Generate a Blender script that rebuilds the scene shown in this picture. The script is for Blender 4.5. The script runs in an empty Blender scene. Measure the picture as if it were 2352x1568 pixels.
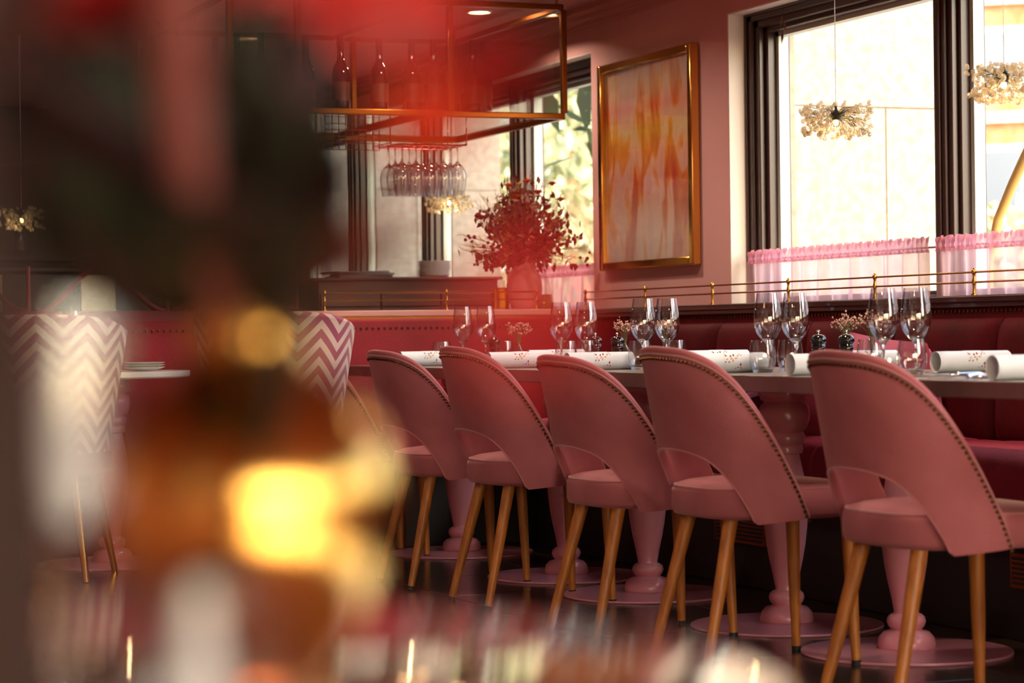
import bpy, math, random
from math import pi, sin, cos, radians as R
from mathutils import Vector, Matrix, Euler

S = bpy.context.scene
COL = S.collection
rnd = random.Random(7)

# ---------------------------------------------------------------- camera, world, sun, exposure
# room axes: x towards the window wall, y along it (away), z up; origin on the floor under a table pedestal
CAM = Vector((-3.386, -5.600, 0.865))
YAW = 0.3836                      # heading, radians right of +y
cd = bpy.data.cameras.new('camera')
cam = bpy.data.objects.new('camera', cd); COL.objects.link(cam)
cam.matrix_world = (Matrix.Translation(CAM) @ Matrix.Rotation(-YAW, 4, 'Z')
                    @ Matrix.Rotation(pi / 2 - 0.0032, 4, 'X') @ Matrix.Rotation(-0.013, 4, 'Z'))
cd.lens = 85; cd.sensor_width = 36; cd.clip_start = 0.02; cd.clip_end = 300
cd.dof.use_dof = True; cd.dof.focus_distance = 7.9; cd.dof.aperture_fstop = 4.2
S.camera = cam

SUN_DIR = Vector((-0.12, 0.80, -0.62)).normalized()
w = bpy.data.worlds.new('sky'); S.world = w; w.use_nodes = True
nt = w.node_tree; bg = nt.nodes['Background']
sky = nt.nodes.new('ShaderNodeTexSky'); sky.sky_type = 'NISHITA'; sky.sun_disc = False
sky.sun_elevation = R(37); sky.sun_rotation = R(171); sky.air_density = 1.0; sky.dust_density = 2.5; sky.ozone_density = 1.0
wm = nt.nodes.new('ShaderNodeMix'); wm.data_type = 'RGBA'; wm.blend_type = 'MULTIPLY'; wm.inputs[0].default_value = 1.0; wm.inputs[7].default_value = (1.0, .92, .82, 1)
nt.links.new(sky.outputs[0], wm.inputs[6]); nt.links.new(wm.outputs[2], bg.inputs[0]); bg.inputs[1].default_value = 1.15
sl = bpy.data.lights.new('sun', 'SUN'); sl.energy = 1.7; sl.angle = R(1.0); sl.color = (1.0, 0.93, 0.82)
so = bpy.data.objects.new('sun', sl); COL.objects.link(so)
so.rotation_euler = SUN_DIR.to_track_quat('-Z', 'Y').to_euler(); so.location = (2, -20, 18)

S.view_settings.view_transform = 'Standard'; S.view_settings.look = 'None'
S.view_settings.exposure = 0.34; S.view_settings.gamma = 1.0; S.view_settings.use_curve_mapping = False
S.cycles.max_bounces = 9; S.cycles.diffuse_bounces = 4; S.cycles.glossy_bounces = 5
S.cycles.transmission_bounces = 8; S.cycles.transparent_max_bounces = 24
S.cycles.caustics_reflective = False; S.cycles.caustics_refractive = False
S.cycles.sample_clamp_indirect = 6.0; S.cycles.use_denoising = True
S.cycles.use_adaptive_sampling = True; S.cycles.adaptive_threshold = 0.02

# ---------------------------------------------------------------- materials
def lin(c):
    c = c / 255
    return c / 12.92 if c <= 0.04045 else ((c + 0.055) / 1.055) ** 2.4
def rgb(r, g, b): return (lin(r), lin(g), lin(b), 1)
MATS = {}
def mat(name, col, rough=0.5, metal=0.0, noise=None, bump=None, **kw):
    m = bpy.data.materials.new(name); m.use_nodes = True; MATS[name] = m
    t = m.node_tree; p = t.nodes['Principled BSDF']
    p.inputs['Base Color'].default_value = col; p.inputs['Roughness'].default_value = rough
    p.inputs['Metallic'].default_value = metal
    for k, v in kw.items(): p.inputs[k].default_value = v
    if noise or bump: tc = t.nodes.new('ShaderNodeTexCoord')
    if noise:                                  # (scale, second colour, stretch)
        n = t.nodes.new('ShaderNodeTexNoise'); n.inputs['Scale'].default_value = noise[0]; n.inputs['Detail'].default_value = 5
        mp = t.nodes.new('ShaderNodeMapping'); mp.inputs['Scale'].default_value = noise[2] if len(noise) > 2 else (1, 1, 1)
        mx = t.nodes.new('ShaderNodeMix'); mx.data_type = 'RGBA'
        rp = t.nodes.new('ShaderNodeMapRange'); rp.inputs[1].default_value = .3; rp.inputs[2].default_value = .7
        mx.inputs[6].default_value = col; mx.inputs[7].default_value = noise[1]
        t.links.new(tc.outputs['Object'], mp.inputs[0]); t.links.new(mp.outputs[0], n.inputs['Vector'])
        t.links.new(n.outputs[0], rp.inputs[0]); t.links.new(rp.outputs[0], mx.inputs[0]); t.links.new(mx.outputs[2], p.inputs['Base Color'])
    if bump:                                   # (scale, strength, stretch)
        n = t.nodes.new('ShaderNodeTexNoise'); n.inputs['Scale'].default_value = bump[0]; n.inputs['Detail'].default_value = 6
        mp = t.nodes.new('ShaderNodeMapping'); mp.inputs['Scale'].default_value = bump[2] if len(bump) > 2 else (1, 1, 1)
        b = t.nodes.new('ShaderNodeBump'); b.inputs['Strength'].default_value = bump[1]; b.inputs['Distance'].default_value = .01
        t.links.new(tc.outputs['Object'], mp.inputs[0]); t.links.new(mp.outputs[0], n.inputs['Vector'])
        t.links.new(n.outputs[0], b.inputs['Height']); t.links.new(b.outputs[0], p.inputs['Normal'])
    return m
def emit(name, col, s):
    m = mat(name, col); p = m.node_tree.nodes['Principled BSDF']
    p.inputs['Emission Color'].default_value = col; p.inputs['Emission Strength'].default_value = s
    return m
def thin_glass(name, tint=(.97, .97, .97, 1), edge=(.70, .66, .70, 1), ior=1.55, add=.06, rough=.01):
    m = bpy.data.materials.new(name); m.use_nodes = True; MATS[name] = m
    t = m.node_tree; t.nodes.remove(t.nodes['Principled BSDF']); o = t.nodes['Material Output']
    tr = t.nodes.new('ShaderNodeBsdfTransparent'); gl = t.nodes.new('ShaderNodeBsdfAnisotropic'); gl.inputs['Roughness'].default_value = rough
    fr = t.nodes.new('ShaderNodeFresnel'); ge = t.nodes.new('ShaderNodeNewGeometry')
    im = t.nodes.new('ShaderNodeMapRange'); im.inputs[3].default_value = ior; im.inputs[4].default_value = 1 / ior   # same reflection from both sides of a thin sheet
    t.links.new(ge.outputs['Backfacing'], im.inputs[0]); t.links.new(im.outputs[0], fr.inputs[0])
    ad = t.nodes.new('ShaderNodeMath'); ad.operation = 'ADD'; ad.inputs[1].default_value = add; ad.use_clamp = True
    lw = t.nodes.new('ShaderNodeLayerWeight'); lw.inputs[0].default_value = .35
    pw = t.nodes.new('ShaderNodeMath'); pw.operation = 'POWER'; pw.inputs[1].default_value = 2.5
    cm = t.nodes.new('ShaderNodeMix'); cm.data_type = 'RGBA'; cm.inputs[6].default_value = tint; cm.inputs[7].default_value = edge
    ms = t.nodes.new('ShaderNodeMixShader')
    t.links.new(lw.outputs['Facing'], pw.inputs[0]); t.links.new(pw.outputs[0], cm.inputs[0]); t.links.new(cm.outputs[2], tr.inputs[0])
    t.links.new(fr.outputs[0], ad.inputs[0]); t.links.new(ad.outputs[0], ms.inputs[0])
    t.links.new(tr.outputs[0], ms.inputs[1]); t.links.new(gl.outputs[0], ms.inputs[2]); t.links.new(ms.outputs[0], o.inputs[0])
    return m
def sheer(name, col, opac):
    m = bpy.data.materials.new(name); m.use_nodes = True; MATS[name] = m
    t = m.node_tree; t.nodes.remove(t.nodes['Principled BSDF']); o = t.nodes['Material Output']
    tr = t.nodes.new('ShaderNodeBsdfTransparent'); df = t.nodes.new('ShaderNodeBsdfDiffuse'); tl = t.nodes.new('ShaderNodeBsdfTranslucent')
    df.inputs[0].default_value = col; tl.inputs[0].default_value = col
    a = t.nodes.new('ShaderNodeMixShader'); a.inputs[0].default_value = .6
    b = t.nodes.new('ShaderNodeMixShader')
    lw = t.nodes.new('ShaderNodeLayerWeight'); lw.inputs[0].default_value = .4
    mr = t.nodes.new('ShaderNodeMapRange'); mr.inputs[3].default_value = opac; mr.inputs[4].default_value = min(1, opac + .35)
    t.links.new(lw.outputs['Facing'], mr.inputs[0]); t.links.new(mr.outputs[0], b.inputs[0])
    t.links.new(df.outputs[0], a.inputs[1]); t.links.new(tl.outputs[0], a.inputs[2])
    t.links.new(tr.outputs[0], b.inputs[1]); t.links.new(a.outputs[0], b.inputs[2]); t.links.new(b.outputs[0], o.inputs[0])
    return m

mat('pink_velvet', rgb(180, 104, 111), .75, noise=(6, rgb(160, 86, 93)), bump=(260, .12), **{'Sheen Weight': .5, 'Sheen Roughness': .3, 'Sheen Tint': rgb(255, 205, 200), 'Specular IOR Level': .25})
mat('pink_piping', rgb(176, 104, 108), .7, **{'Sheen Weight': .5})
mat('bronze_nail', rgb(112, 74, 44), .32, 1.0)
mat('oak', rgb(190, 116, 46), .42, noise=(9, rgb(150, 82, 28), (6, 6, .7)))
mat('rubber', rgb(14, 12, 12), .6)
mat('pink_paint', rgb(212, 136, 150), .28, **{'Coat Weight': .3, 'Coat Roughness': .12})
mat('zinc', rgb(150, 138, 130), .3, .75, noise=(5, rgb(126, 112, 106)))
mat('red_velvet', rgb(88, 4, 15), .7, noise=(5, rgb(66, 3, 10)), bump=(120, .2, (1, 1, .3)), **{'Sheen Weight': .15, 'Sheen Roughness': .4, 'Sheen Tint': rgb(200, 20, 40), 'Specular IOR Level': .15})
mat('red_velvet_lit', rgb(150, 10, 32), .7, noise=(5, rgb(128, 7, 26)), bump=(120, .15), **{'Sheen Weight': .15, 'Sheen Tint': rgb(255, 90, 110)})  # same banquette velvet, lightened: stronger light on the back bench put into colour
mat('red_seat', rgb(172, 34, 62), .65, noise=(6, rgb(144, 22, 48)), bump=(60, .35, (1, 3, 1)), **{'Sheen Weight': .5, 'Sheen Roughness': .4, 'Sheen Tint': rgb(255, 120, 150)})
mat('pink_cushion', rgb(190, 70, 104), .7, bump=(160, .2), **{'Sheen Weight': .6, 'Sheen Tint': rgb(255, 170, 190)})
mat('plum_cushion', rgb(110, 20, 44), .7, bump=(160, .2), **{'Sheen Weight': .6, 'Sheen Tint': rgb(255, 120, 150)})
mat('dark_base', rgb(24, 15, 14), .6, noise=(4, rgb(16, 10, 10)))
mat('brown_ledge', rgb(58, 22, 22), .35, **{'Coat Weight': .3})
mat('pink_ledge', rgb(214, 150, 142), .4)
mat('brass', rgb(212, 160, 78), .22, 1.0)
mat('gold', rgb(228, 172, 88), .17, 1.0)
mat('gold_leaf', rgb(222, 178, 104), .45, .3)
mat('aged_brass', rgb(150, 88, 34), .3, 1.0)
mat('frame_brown', rgb(62, 38, 36), .38, **{'Coat Weight': .3, 'Coat Roughness': .2})
mat('frame_light', rgb(216, 226, 214), .4)
mat('wall_pink', rgb(222, 164, 160), .75, noise=(2, rgb(214, 154, 150)), bump=(90, .05))
mat('reveal_cream', rgb(236, 222, 212), .7)
mat('ceiling_paint', rgb(196, 128, 116), .8)
mat('ceiling_dark', rgb(96, 48, 44), .8)
mat('dark_wood', rgb(34, 14, 11), .5, noise=(3, rgb(24, 10, 8), (1, 1, 6)))
mat('red_wood', rgb(128, 62, 48), .45, noise=(4, rgb(108, 48, 38), (1, 1, 6)))
mat('white_paper', rgb(238, 240, 246), .75)
mat('white_china', rgb(240, 236, 230), .25)
mat('print_red', rgb(150, 40, 60), .6); mat('print_gold', rgb(206, 160, 84), .45, .3); mat('print_green', rgb(70, 96, 64), .6)
mat('mill_black', rgb(10, 11, 15), .12, **{'Coat Weight': .8, 'Coat Roughness': .05})
mat('silver', rgb(225, 222, 220), .16, 1.0)
mat('blossom', rgb(236, 178, 162), .7); mat('stem_green', rgb(96, 106, 60), .7)
mat('tray_grey', rgb(128, 112, 110), .45)
mat('vase_pink', rgb(226, 160, 160), .5)
mat('amber', rgb(240, 150, 20), .08, **{'Transmission Weight': .85, 'IOR': 1.45})
mat('dried_dark', rgb(84, 36, 32), .8); mat('dried_brown', rgb(124, 88, 62), .8); mat('dried_orange', rgb(226, 112, 60), .8)
mat('dried_straw', rgb(206, 172, 96), .8); mat('berry', rgb(112, 34, 34), .5)
mat('stone', rgb(164, 152, 138), .85, noise=(20, rgb(138, 122, 106)), bump=(60, .3))
mat('stone_joint', rgb(160, 140, 120), .9)
mat('pavement', rgb(170, 160, 150), .9, noise=(2, rgb(150, 142, 134)))
mat('pale_bounce', rgb(176, 146, 136), .3, noise=(30, rgb(150, 120, 112)))  # pale finish chosen to throw sunlight back into the room
mat('leaf_green', rgb(136, 148, 106), .7); mat('leaf_pale', rgb(184, 186, 146), .7); mat('bark', rgb(90, 74, 60), .9)
mat('orange_brick', rgb(214, 104, 62), .8, noise=(3, rgb(232, 150, 110))); mat('far_glass', rgb(110, 116, 126), .15); mat('pale_plaster', rgb(232, 214, 190), .8)
def petal_mat():
    m = sheer('shell_cream', rgb(255, 240, 206), .5); t = m.node_tree; o = t.nodes['Material Output']; src = o.inputs[0].links[0].from_socket
    g = t.nodes.new('ShaderNodeBsdfAnisotropic'); g.inputs['Roughness'].default_value = .08; x = t.nodes.new('ShaderNodeMixShader'); x.inputs[0].default_value = .12
    t.links.new(src, x.inputs[1]); t.links.new(g.outputs[0], x.inputs[2]); t.links.new(x.outputs[0], o.inputs[0])
petal_mat()
mat('wire_dark', rgb(52, 50, 34), .45, .6)
mat('steel_wire', rgb(140, 60, 54), .3, .8)
mat('flower_red', rgb(226, 12, 20), .55, **{'Sheen Weight': .4}); mat('flower_dark', rgb(150, 6, 14), .6); mat('flower_orange', rgb(214, 62, 30), .55)
mat('stalk_pink', rgb(186, 106, 100), .6); mat('leaf_dark', rgb(34, 24, 10), .7, noise=(20, rgb(24, 34, 8))); mat('leaf_maroon', rgb(46, 14, 14), .6)
mat('burgundy', rgb(128, 10, 38), .5)
mat('grey_wall', rgb(66, 48, 46), .8)
mat('bottle_dark', rgb(66, 26, 20), .08, **{'Coat Weight': .5}); mat('bottle_cap', rgb(26, 14, 14), .4); mat('bottle_label', rgb(196, 160, 140), .6)
mat('bottle_brown', rgb(44, 18, 5), .8)
mat('cream_panel', rgb(226, 210, 160), .6)
emit('bulb', (1, .62, .25, 1), 14); emit('downlight', (1, .84, .6, 1), 9); emit('flame', (1, .42, .12, 1), 12)
thin_glass('glass_thin'); thin_glass('glass_pane', (.97, .985, .97, 1), (.9, .95, .92, 1), 1.45, 0.0, 0.0)
thin_glass('glass_box', (.97, .96, .95, 1), (.9, .86, .82, 1), 1.4, .0, .01)
mat('glass_solid', (1, 1, 1, 1), 0.0, **{'Transmission Weight': 1.0, 'IOR': 1.5})
sheer('curtain', rgb(250, 202, 206), .62); sheer('curtain_head', rgb(238, 164, 180), .8)

def floor_mat():
    m = mat('floor_tile', rgb(78, 56, 46), .2, noise=(5, rgb(54, 37, 31)), bump=(14, .06))
    return m
floor_mat()
def chevron_mat():
    m = mat('chevron', (.5, .5, .5, 1), .8, **{'Sheen Weight': .4}); t = m.node_tree; p = t.nodes['Principled BSDF']
    tc = t.nodes.new('ShaderNodeTexCoord'); sp = t.nodes.new('ShaderNodeSeparateXYZ'); t.links.new(tc.outputs['UV'], sp.inputs[0])
    def mth(op, a, b):
        n = t.nodes.new('ShaderNodeMath'); n.operation = op
        for i, v in enumerate((a, b)):
            if v is None: continue
            if isinstance(v, (int, float)): n.inputs[i].default_value = v
            else: t.links.new(v, n.inputs[i])
        return n.outputs[0]
    tri = mth('PINGPONG', sp.outputs[0], .085)
    h = mth('ADD', sp.outputs[1], mth('MULTIPLY', tri, -1.0))
    fr = mth('FRACT', mth('MULTIPLY', h, 15.5), None)
    st = mth('GREATER_THAN', fr, .52)
    mx = t.nodes.new('ShaderNodeMix'); mx.data_type = 'RGBA'
    mx.inputs[6].default_value = rgb(150, 46, 78); mx.inputs[7].default_value = rgb(206, 172, 160)
    t.links.new(st, mx.inputs[0]); t.links.new(mx.outputs[2], p.inputs['Base Color'])
chevron_mat()
def art_mat():
    m = mat('abstract_print', (.5, .5, .5, 1), .35); t = m.node_tree; p = t.nodes['Principled BSDF']
    tc = t.nodes.new('ShaderNodeTexCoord'); mp = t.nodes.new('ShaderNodeMapping'); mp.inputs['Scale'].default_value = (7, 7, 2.6)
    n = t.nodes.new('ShaderNodeTexNoise'); n.inputs['Scale'].default_value = 1.0; n.inputs['Detail'].default_value = 6; n.inputs['Distortion'].default_value = 1.0
    t.links.new(tc.outputs['Object'], mp.inputs[0]); t.links.new(mp.outputs[0], n.inputs['Vector'])
    sp = t.nodes.new('ShaderNodeSeparateXYZ'); t.links.new(tc.outputs['Object'], sp.inputs[0])
    mr = t.nodes.new('ShaderNodeMapRange'); mr.inputs[1].default_value = -.42; mr.inputs[2].default_value = .42; t.links.new(sp.outputs[2], mr.inputs[0])
    r1 = t.nodes.new('ShaderNodeValToRGB'); t.links.new(mr.outputs[0], r1.inputs[0])
    def ramp(r, stops):
        while len(r.color_ramp.elements) > 1: r.color_ramp.elements.remove(r.color_ramp.elements[0])
        r.color_ramp.elements[0].position = stops[0][0]; r.color_ramp.elements[0].color = stops[0][1]
        for q, c in stops[1:]: r.color_ramp.elements.new(q).color = c
    ramp(r1, [(0, rgb(244, 226, 222)), (.14, rgb(252, 236, 228)), (.3, rgb(228, 150, 128)), (.42, rgb(226, 80, 50)), (.56, rgb(255, 150, 70)), (.66, rgb(255, 200, 70)), (.78, rgb(255, 96, 44)), (.88, rgb(252, 200, 160)), (1, rgb(240, 214, 210))])
    r2 = t.nodes.new('ShaderNodeValToRGB'); t.links.new(n.outputs[0], r2.inputs[0])
    ramp(r2, [(0, rgb(120, 30, 20)), (.38, rgb(200, 60, 36)), (.47, rgb(255, 176, 70)), (.54, rgb(255, 236, 220)), (.66, rgb(236, 206, 212)), (1, rgb(255, 255, 255))])
    mx = t.nodes.new('ShaderNodeMix'); mx.data_type = 'RGBA'; mx.inputs[0].default_value = .46
    t.links.new(r1.outputs[0], mx.inputs[6]); t.links.new(r2.outputs[0], mx.inputs[7]); t.links.new(mx.outputs[2], p.inputs['Base Color'])
art_mat()

# ---------------------------------------------------------------- mesh helpers
class B:
    def __init__(s): s.v = []; s.f = []; s.uv = None
    def add(s, vs, fs):
        o = len(s.v); s.v += [tuple(v) for v in vs]; s.f += [tuple(i + o for i in f) for f in fs]; return s
    def box(s, x0, x1, y0, y1, z0, z1):
        return s.add([(x, y, z) for z in (z0, z1) for y in (y0, y1) for x in (x0, x1)],
                     [(0, 2, 3, 1), (4, 5, 7, 6), (0, 1, 5, 4), (2, 6, 7, 3), (0, 4, 6, 2), (1, 3, 7, 5)])
    def lathe(s, prof, n=24, o=(0, 0, 0), rib=None):
        vs = []; m = len(prof)
        for r, z in prof:
            for k in range(n):
                a = 2 * pi * k / n; q = r * (1 + (rib * (k % 2) if rib else 0))
                vs.append((o[0] + q * cos(a), o[1] + q * sin(a), o[2] + z))
        fs = [(i * n + k, i * n + (k + 1) % n, (i + 1) * n + (k + 1) % n, (i + 1) * n + k) for i in range(m - 1) for k in range(n)]
        if prof[0][0] > 1e-6: fs.append(tuple(range(n - 1, -1, -1)))
        if prof[-1][0] > 1e-6: fs.append(tuple((m - 1) * n + k for k in range(n)))
        return s.add(vs, fs)
    def openlathe(s, prof, n=24, o=(0, 0, 0)):
        vs = []; m = len(prof)
        for r, z in prof:
            for k in range(n):
                a = 2 * pi * k / n; vs.append((o[0] + r * cos(a), o[1] + r * sin(a), o[2] + z))
        return s.add(vs, [(i * n + k, i * n + (k + 1) % n, (i + 1) * n + (k + 1) % n, (i + 1) * n + k) for i in range(m - 1) for k in range(n)])
    def tube(s, pts, r, n=8, cap=True):
        pts = [Vector(p) for p in pts]; m = len(pts); rs = r if isinstance(r, (list, tuple)) else [r] * m
        vs = []; up = Vector((0, 0, 1)); prev = None
        for i, p in enumerate(pts):
            t = (pts[min(i + 1, m - 1)] - pts[max(i - 1, 0)]).normalized()
            if prev is None:
                a = up if abs(t.z) < .95 else Vector((1, 0, 0)); e1 = t.cross(a).normalized()
            else: e1 = (prev - t * prev.dot(t)).normalized()
            prev = e1; e2 = t.cross(e1)
            for k in range(n):
                g = 2 * pi * k / n; vs.append(p + rs[i] * (cos(g) * e1 + sin(g) * e2))
        fs = [(i * n + k, i * n + (k + 1) % n, (i + 1) * n + (k + 1) % n, (i + 1) * n + k) for i in range(m - 1) for k in range(n)]
        if cap: fs += [tuple(range(n - 1, -1, -1)), tuple((m - 1) * n + k for k in range(n))]
        return s.add(vs, fs)
    def ball(s, c, r, n=8, m=6, sc=(1, 1, 1)):
        vs = [(c[0], c[1], c[2] - r * sc[2])]
        for i in range(1, m):
            a = -pi / 2 + pi * i / m
            for k in range(n):
                g = 2 * pi * k / n; vs.append((c[0] + r * sc[0] * cos(a) * cos(g), c[1] + r * sc[1] * cos(a) * sin(g), c[2] + r * sc[2] * sin(a)))
        vs.append((c[0], c[1], c[2] + r * sc[2])); L = len(vs) - 1
        fs = [(0, 1 + (k + 1) % n, 1 + k) for k in range(n)]
        fs += [(1 + i * n + k, 1 + i * n + (k + 1) % n, 1 + (i + 1) * n + (k + 1) % n, 1 + (i + 1) * n + k) for i in range(m - 2) for k in range(n)]
        fs += [(L, 1 + (m - 2) * n + k, 1 + (m - 2) * n + (k + 1) % n) for k in range(n)]
        return s.add(vs, fs)
    def grid(s, fn, nu, nv, closed_u=False):
        vs = [fn(i / (nu - 1) if not closed_u else i / nu, j / (nv - 1)) for j in range(nv) for i in range(nu)]
        fs = []
        for j in range(nv - 1):
            for i in range(nu if closed_u else nu - 1):
                a = j * nu + i; b = j * nu + (i + 1) % nu; fs.append((a, b, b + nu, a + nu))
        return s.add(vs, fs)
    def xf(s, M, start=0):
        for i in range(start, len(s.v)): s.v[i] = tuple(M @ Vector(s.v[i]))
        return s
    def mesh(s, name, angle=38):
        me = bpy.data.meshes.new(name); me.from_pydata(s.v, [], s.f); me.validate(); me.update()
        me.polygons.foreach_set('use_smooth', [True] * len(me.polygons)); me.set_sharp_from_angle(angle=R(angle))
        return me
def obj(name, b, m, parent=None, loc=None, rot=None, bevel=0, solid=0, sub=0, kind=None, label=None, angle=38):
    me = b if isinstance(b, bpy.types.Mesh) else b.mesh(name, angle)
    if not me.materials: me.materials.append(MATS[m])
    o = bpy.data.objects.new(name, me); COL.objects.link(o)
    if parent: o.parent = parent
    if loc: o.location = loc
    if rot: o.rotation_euler = rot
    if solid:
        q = o.modifiers.new('t', 'SOLIDIFY'); q.thickness = solid; q.offset = -1
    if bevel:
        q = o.modifiers.new('b', 'BEVEL'); q.width = bevel; q.segments = 2; q.limit_method = 'ANGLE'
    if sub:
        q = o.modifiers.new('s', 'SUBSURF'); q.levels = sub; q.render_levels = sub
    if kind: o['kind'] = kind
    if label: o['label'] = label
    return o
def tag(o, label, cat, group=None):
    o['label'] = label; o['category'] = cat
    if group: o['group'] = group
    return o
def thing(name, label, cat, loc=(0, 0, 0), rz=0, group=None):
    o = bpy.data.objects.new(name, None); COL.objects.link(o); o.location = loc; o.rotation_euler = (0, 0, rz); o.empty_display_size = .05
    return tag(o, label, cat, group)
def struct(name, b=None, m=None, **k):
    if b is None:
        o = bpy.data.objects.new(name, None); COL.objects.link(o)
    else: o = obj(name, b, m, **k)
    o['kind'] = 'structure'; return o
def dup(o, loc=None, rz=None, label=None, parent=None, scale=None):
    c = o.copy(); COL.objects.link(c); c.parent = parent
    if loc is not None: c.location = loc
    if rz is not None: c.rotation_euler = (c.rotation_euler[0], c.rotation_euler[1], rz)
    if label: c['label'] = label
    if scale: c.scale = scale
    for ch in list(o.children): dup(ch, parent=c)
    return c
ORD = ['first', 'second', 'third', 'fourth', 'fifth', 'sixth', 'seventh']

# ---------------------------------------------------------------- room shell
XW, XG, XO = 1.0, 1.17, 1.27          # wall face, window plane, outer face
ZC, ZH, ZS = 2.32, 2.12, 0.93          # ceiling, window head, sill
Y0, Y1, X0 = -9.6, 9.6, -5.2
fl = struct('floor', B().box(X0 - .2, XO, Y0, Y1 + .2, -.1, -.004), 'dark_base')
tile = B().box(-.298, .298, -.298, .298, -.012, 0).mesh('floor_tile'); 
for i in range(9):
    for j in range(18):
        o = obj('floor_tile', tile, 'floor_tile', fl, loc=(-3.9 + .6 * i, -5.6 + .6 * j, 0), bevel=.002)
        o.rotation_euler = (0, 0, pi / 2 * ((i * 3 + j * 5) % 4))
fb = B().box(-4.2, XW, Y0, -5.9, -.012, 0)  # pale floor behind the camera, added to bounce sunlight indoors
obj('floor_edge', B().box(X0, -4.2, Y0, Y1, -.012, 0).box(-4.2, XO, 4.9, Y1, -.012, 0), 'floor_tile', fl)
obj('bounce_floor', fb, 'pale_bounce', fl)
struct('ceiling', B().box(X0, XO, Y0, Y1, ZC, ZC + .15), 'ceiling_paint')
OPEN = [(-9.0, -6.2), (-5.4, -1.6), (-.9, 2.95), (4.28, 9.2)]     # window openings along the wall
wb = B().box(XW, XO, Y0, Y1, 0, ZS).box(XW, XO, Y0, Y1, ZH, ZC)
ys = [Y0] + [y for o in OPEN for y in o] + [Y1]
for a, b in zip(ys[0::2], ys[1::2]): wb.box(XW, XO, a, b, ZS, ZH)
wr = struct('wall_right', wb, 'wall_pink')
obj('outer_cladding', (lambda q: [q.box(XO, XO + .03, a, b, ZS, ZH) for a, b in zip(ys[0::2], ys[1::2])] and q.box(XO, XO + .03, Y0, Y1, -.3, ZS).box(XO, XO + .03, Y0, Y1, ZH, 3.2))(B()), 'stone', wr)
for k, (a, b) in enumerate(OPEN):       # cream plastered reveals of each opening
    rb = B().box(XW + .002, XG + .02, b - .006, b + .0, ZS, ZH).box(XW + .002, XG + .02, a, a + .006, ZS, ZH).box(XW + .002, XG + .02, a, b, ZH - .006, ZH)
    rb.box(XG + .05, XO + .002, b - .006, b, ZS, ZH).box(XG + .05, XO + .002, a, a + .006, ZS, ZH)
    obj('reveal', rb, 'reveal_cream', wr)
    obj('window_board', B().box(XW, XG - .06, a + .006, b - .006, ZS + .002, ZS + .038), 'brown_ledge', wr)
cor = B()
for pr in ((XW - .07, XW, ZC - .035, ZC), (XW - .045, XW, ZC - .065, ZC - .035), (XW - .02, XW, ZC - .09, ZC - .065)):
    cor.box(pr[0], pr[1], Y0, Y1, pr[2], pr[3])
struct('trim_1', cor, 'ceiling_paint', bevel=.006)
struct('wall_back', B().box(X0, XO, Y1, Y1 + .2, 0, ZC), 'dark_wood')
struct('wall_left', B().box(X0 - .2, X0, Y0, Y1, 0, ZC), 'wall_pink')
wbk = B().box(X0, XO, Y0 - .25, Y0, 0, .3).box(X0, XO, Y0 - .25, Y0, ZH, ZC)
for a, b in ((X0, -5.0), (-2.15, -1.95), (.9, XO)): wbk.box(a, b, Y0 - .25, Y0, .3, ZH)
struct('wall_behind', wbk, 'wall_pink')

def window(n, y0, y1, mull, z0=ZS, z1=ZH):
    wn = struct('window_%d' % n)
    f = B()
    prof = ((XG - .05, XG + .05, .11), (XG - .075, XG - .05, .085), (XG - .09, XG - .075, .05), (XG - .10, XG - .09, .02))   # stepped mouldings
    for xa, xb, wd in prof:
        f.box(xa, xb, y0, y0 + wd, z0, z1).box(xa, xb, y1 - wd, y1, z0, z1).box(xa, xb, y0, y1, z1 - wd * .75, z1).box(xa, xb, y0, y1, z0, z0 + wd * .6)
    obj('frame', f, 'frame_brown', wn, bevel=.004)
    ed = sorted([y0 + .11] + [m + s * .075 for m in mull for s in (-1, 1)] + [y1 - .11])
    for m in mull:
        q = B()
        for xa, xb, wd in ((XG - .05, XG + .05, .075), (XG - .075, XG - .05, .058), (XG - .09, XG - .075, .034), (XG - .10, XG - .09, .014)):
            q.box(xa, xb, m - wd, m + wd, z0, z1)
        obj('mullion', q, 'frame_brown', wn, bevel=.004)
    for a, b in zip(ed[0::2], ed[1::2]):
        za, zb = z0 + .05, z1 - .08
        q = B().box(XG - .012, XG + .03, a, a + .022, za, zb).box(XG - .012, XG + .03, b - .022, b, za, zb).box(XG - .012, XG + .03, a, b, zb - .02, zb)
        obj('glazing_bead', q, 'frame_light', wn)
        obj('glass_pane', B().box(XG + .004, XG + .010, a + .02, b - .02, za, zb), 'glass_pane', wn)
window(1, -.9, 2.95, (1.53, .32))
window(2, -5.4, -1.6, (-4.1, -2.85))
window(3, 4.28, 9.2, (5.43, 6.72, 8.0))
window(4, -9.0, -6.2, (-7.6,))
for k, (a, b) in enumerate(((-5.0, -2.15), (-1.95, .9))):
    wn = struct('window_%d' % (5 + k)); c = (a + b) / 2; f = B()
    for x0, x1 in ((a, a + .08), (b - .08, b), (c - .04, c + .04)): f.box(x0, x1, Y0 - .14, Y0 - .06, .3, ZH)
    f.box(a, b, Y0 - .14, Y0 - .06, .3, .38).box(a, b, Y0 - .14, Y0 - .06, ZH - .08, ZH)
    obj('frame', f, 'frame_brown', wn)
    for x0, x1 in ((a + .08, c - .04), (c + .04, b - .08)): obj('glass_pane', B().box(x0, x1, Y0 - .103, Y0 - .097, .38, ZH - .08), 'glass_pane', wn)

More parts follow.
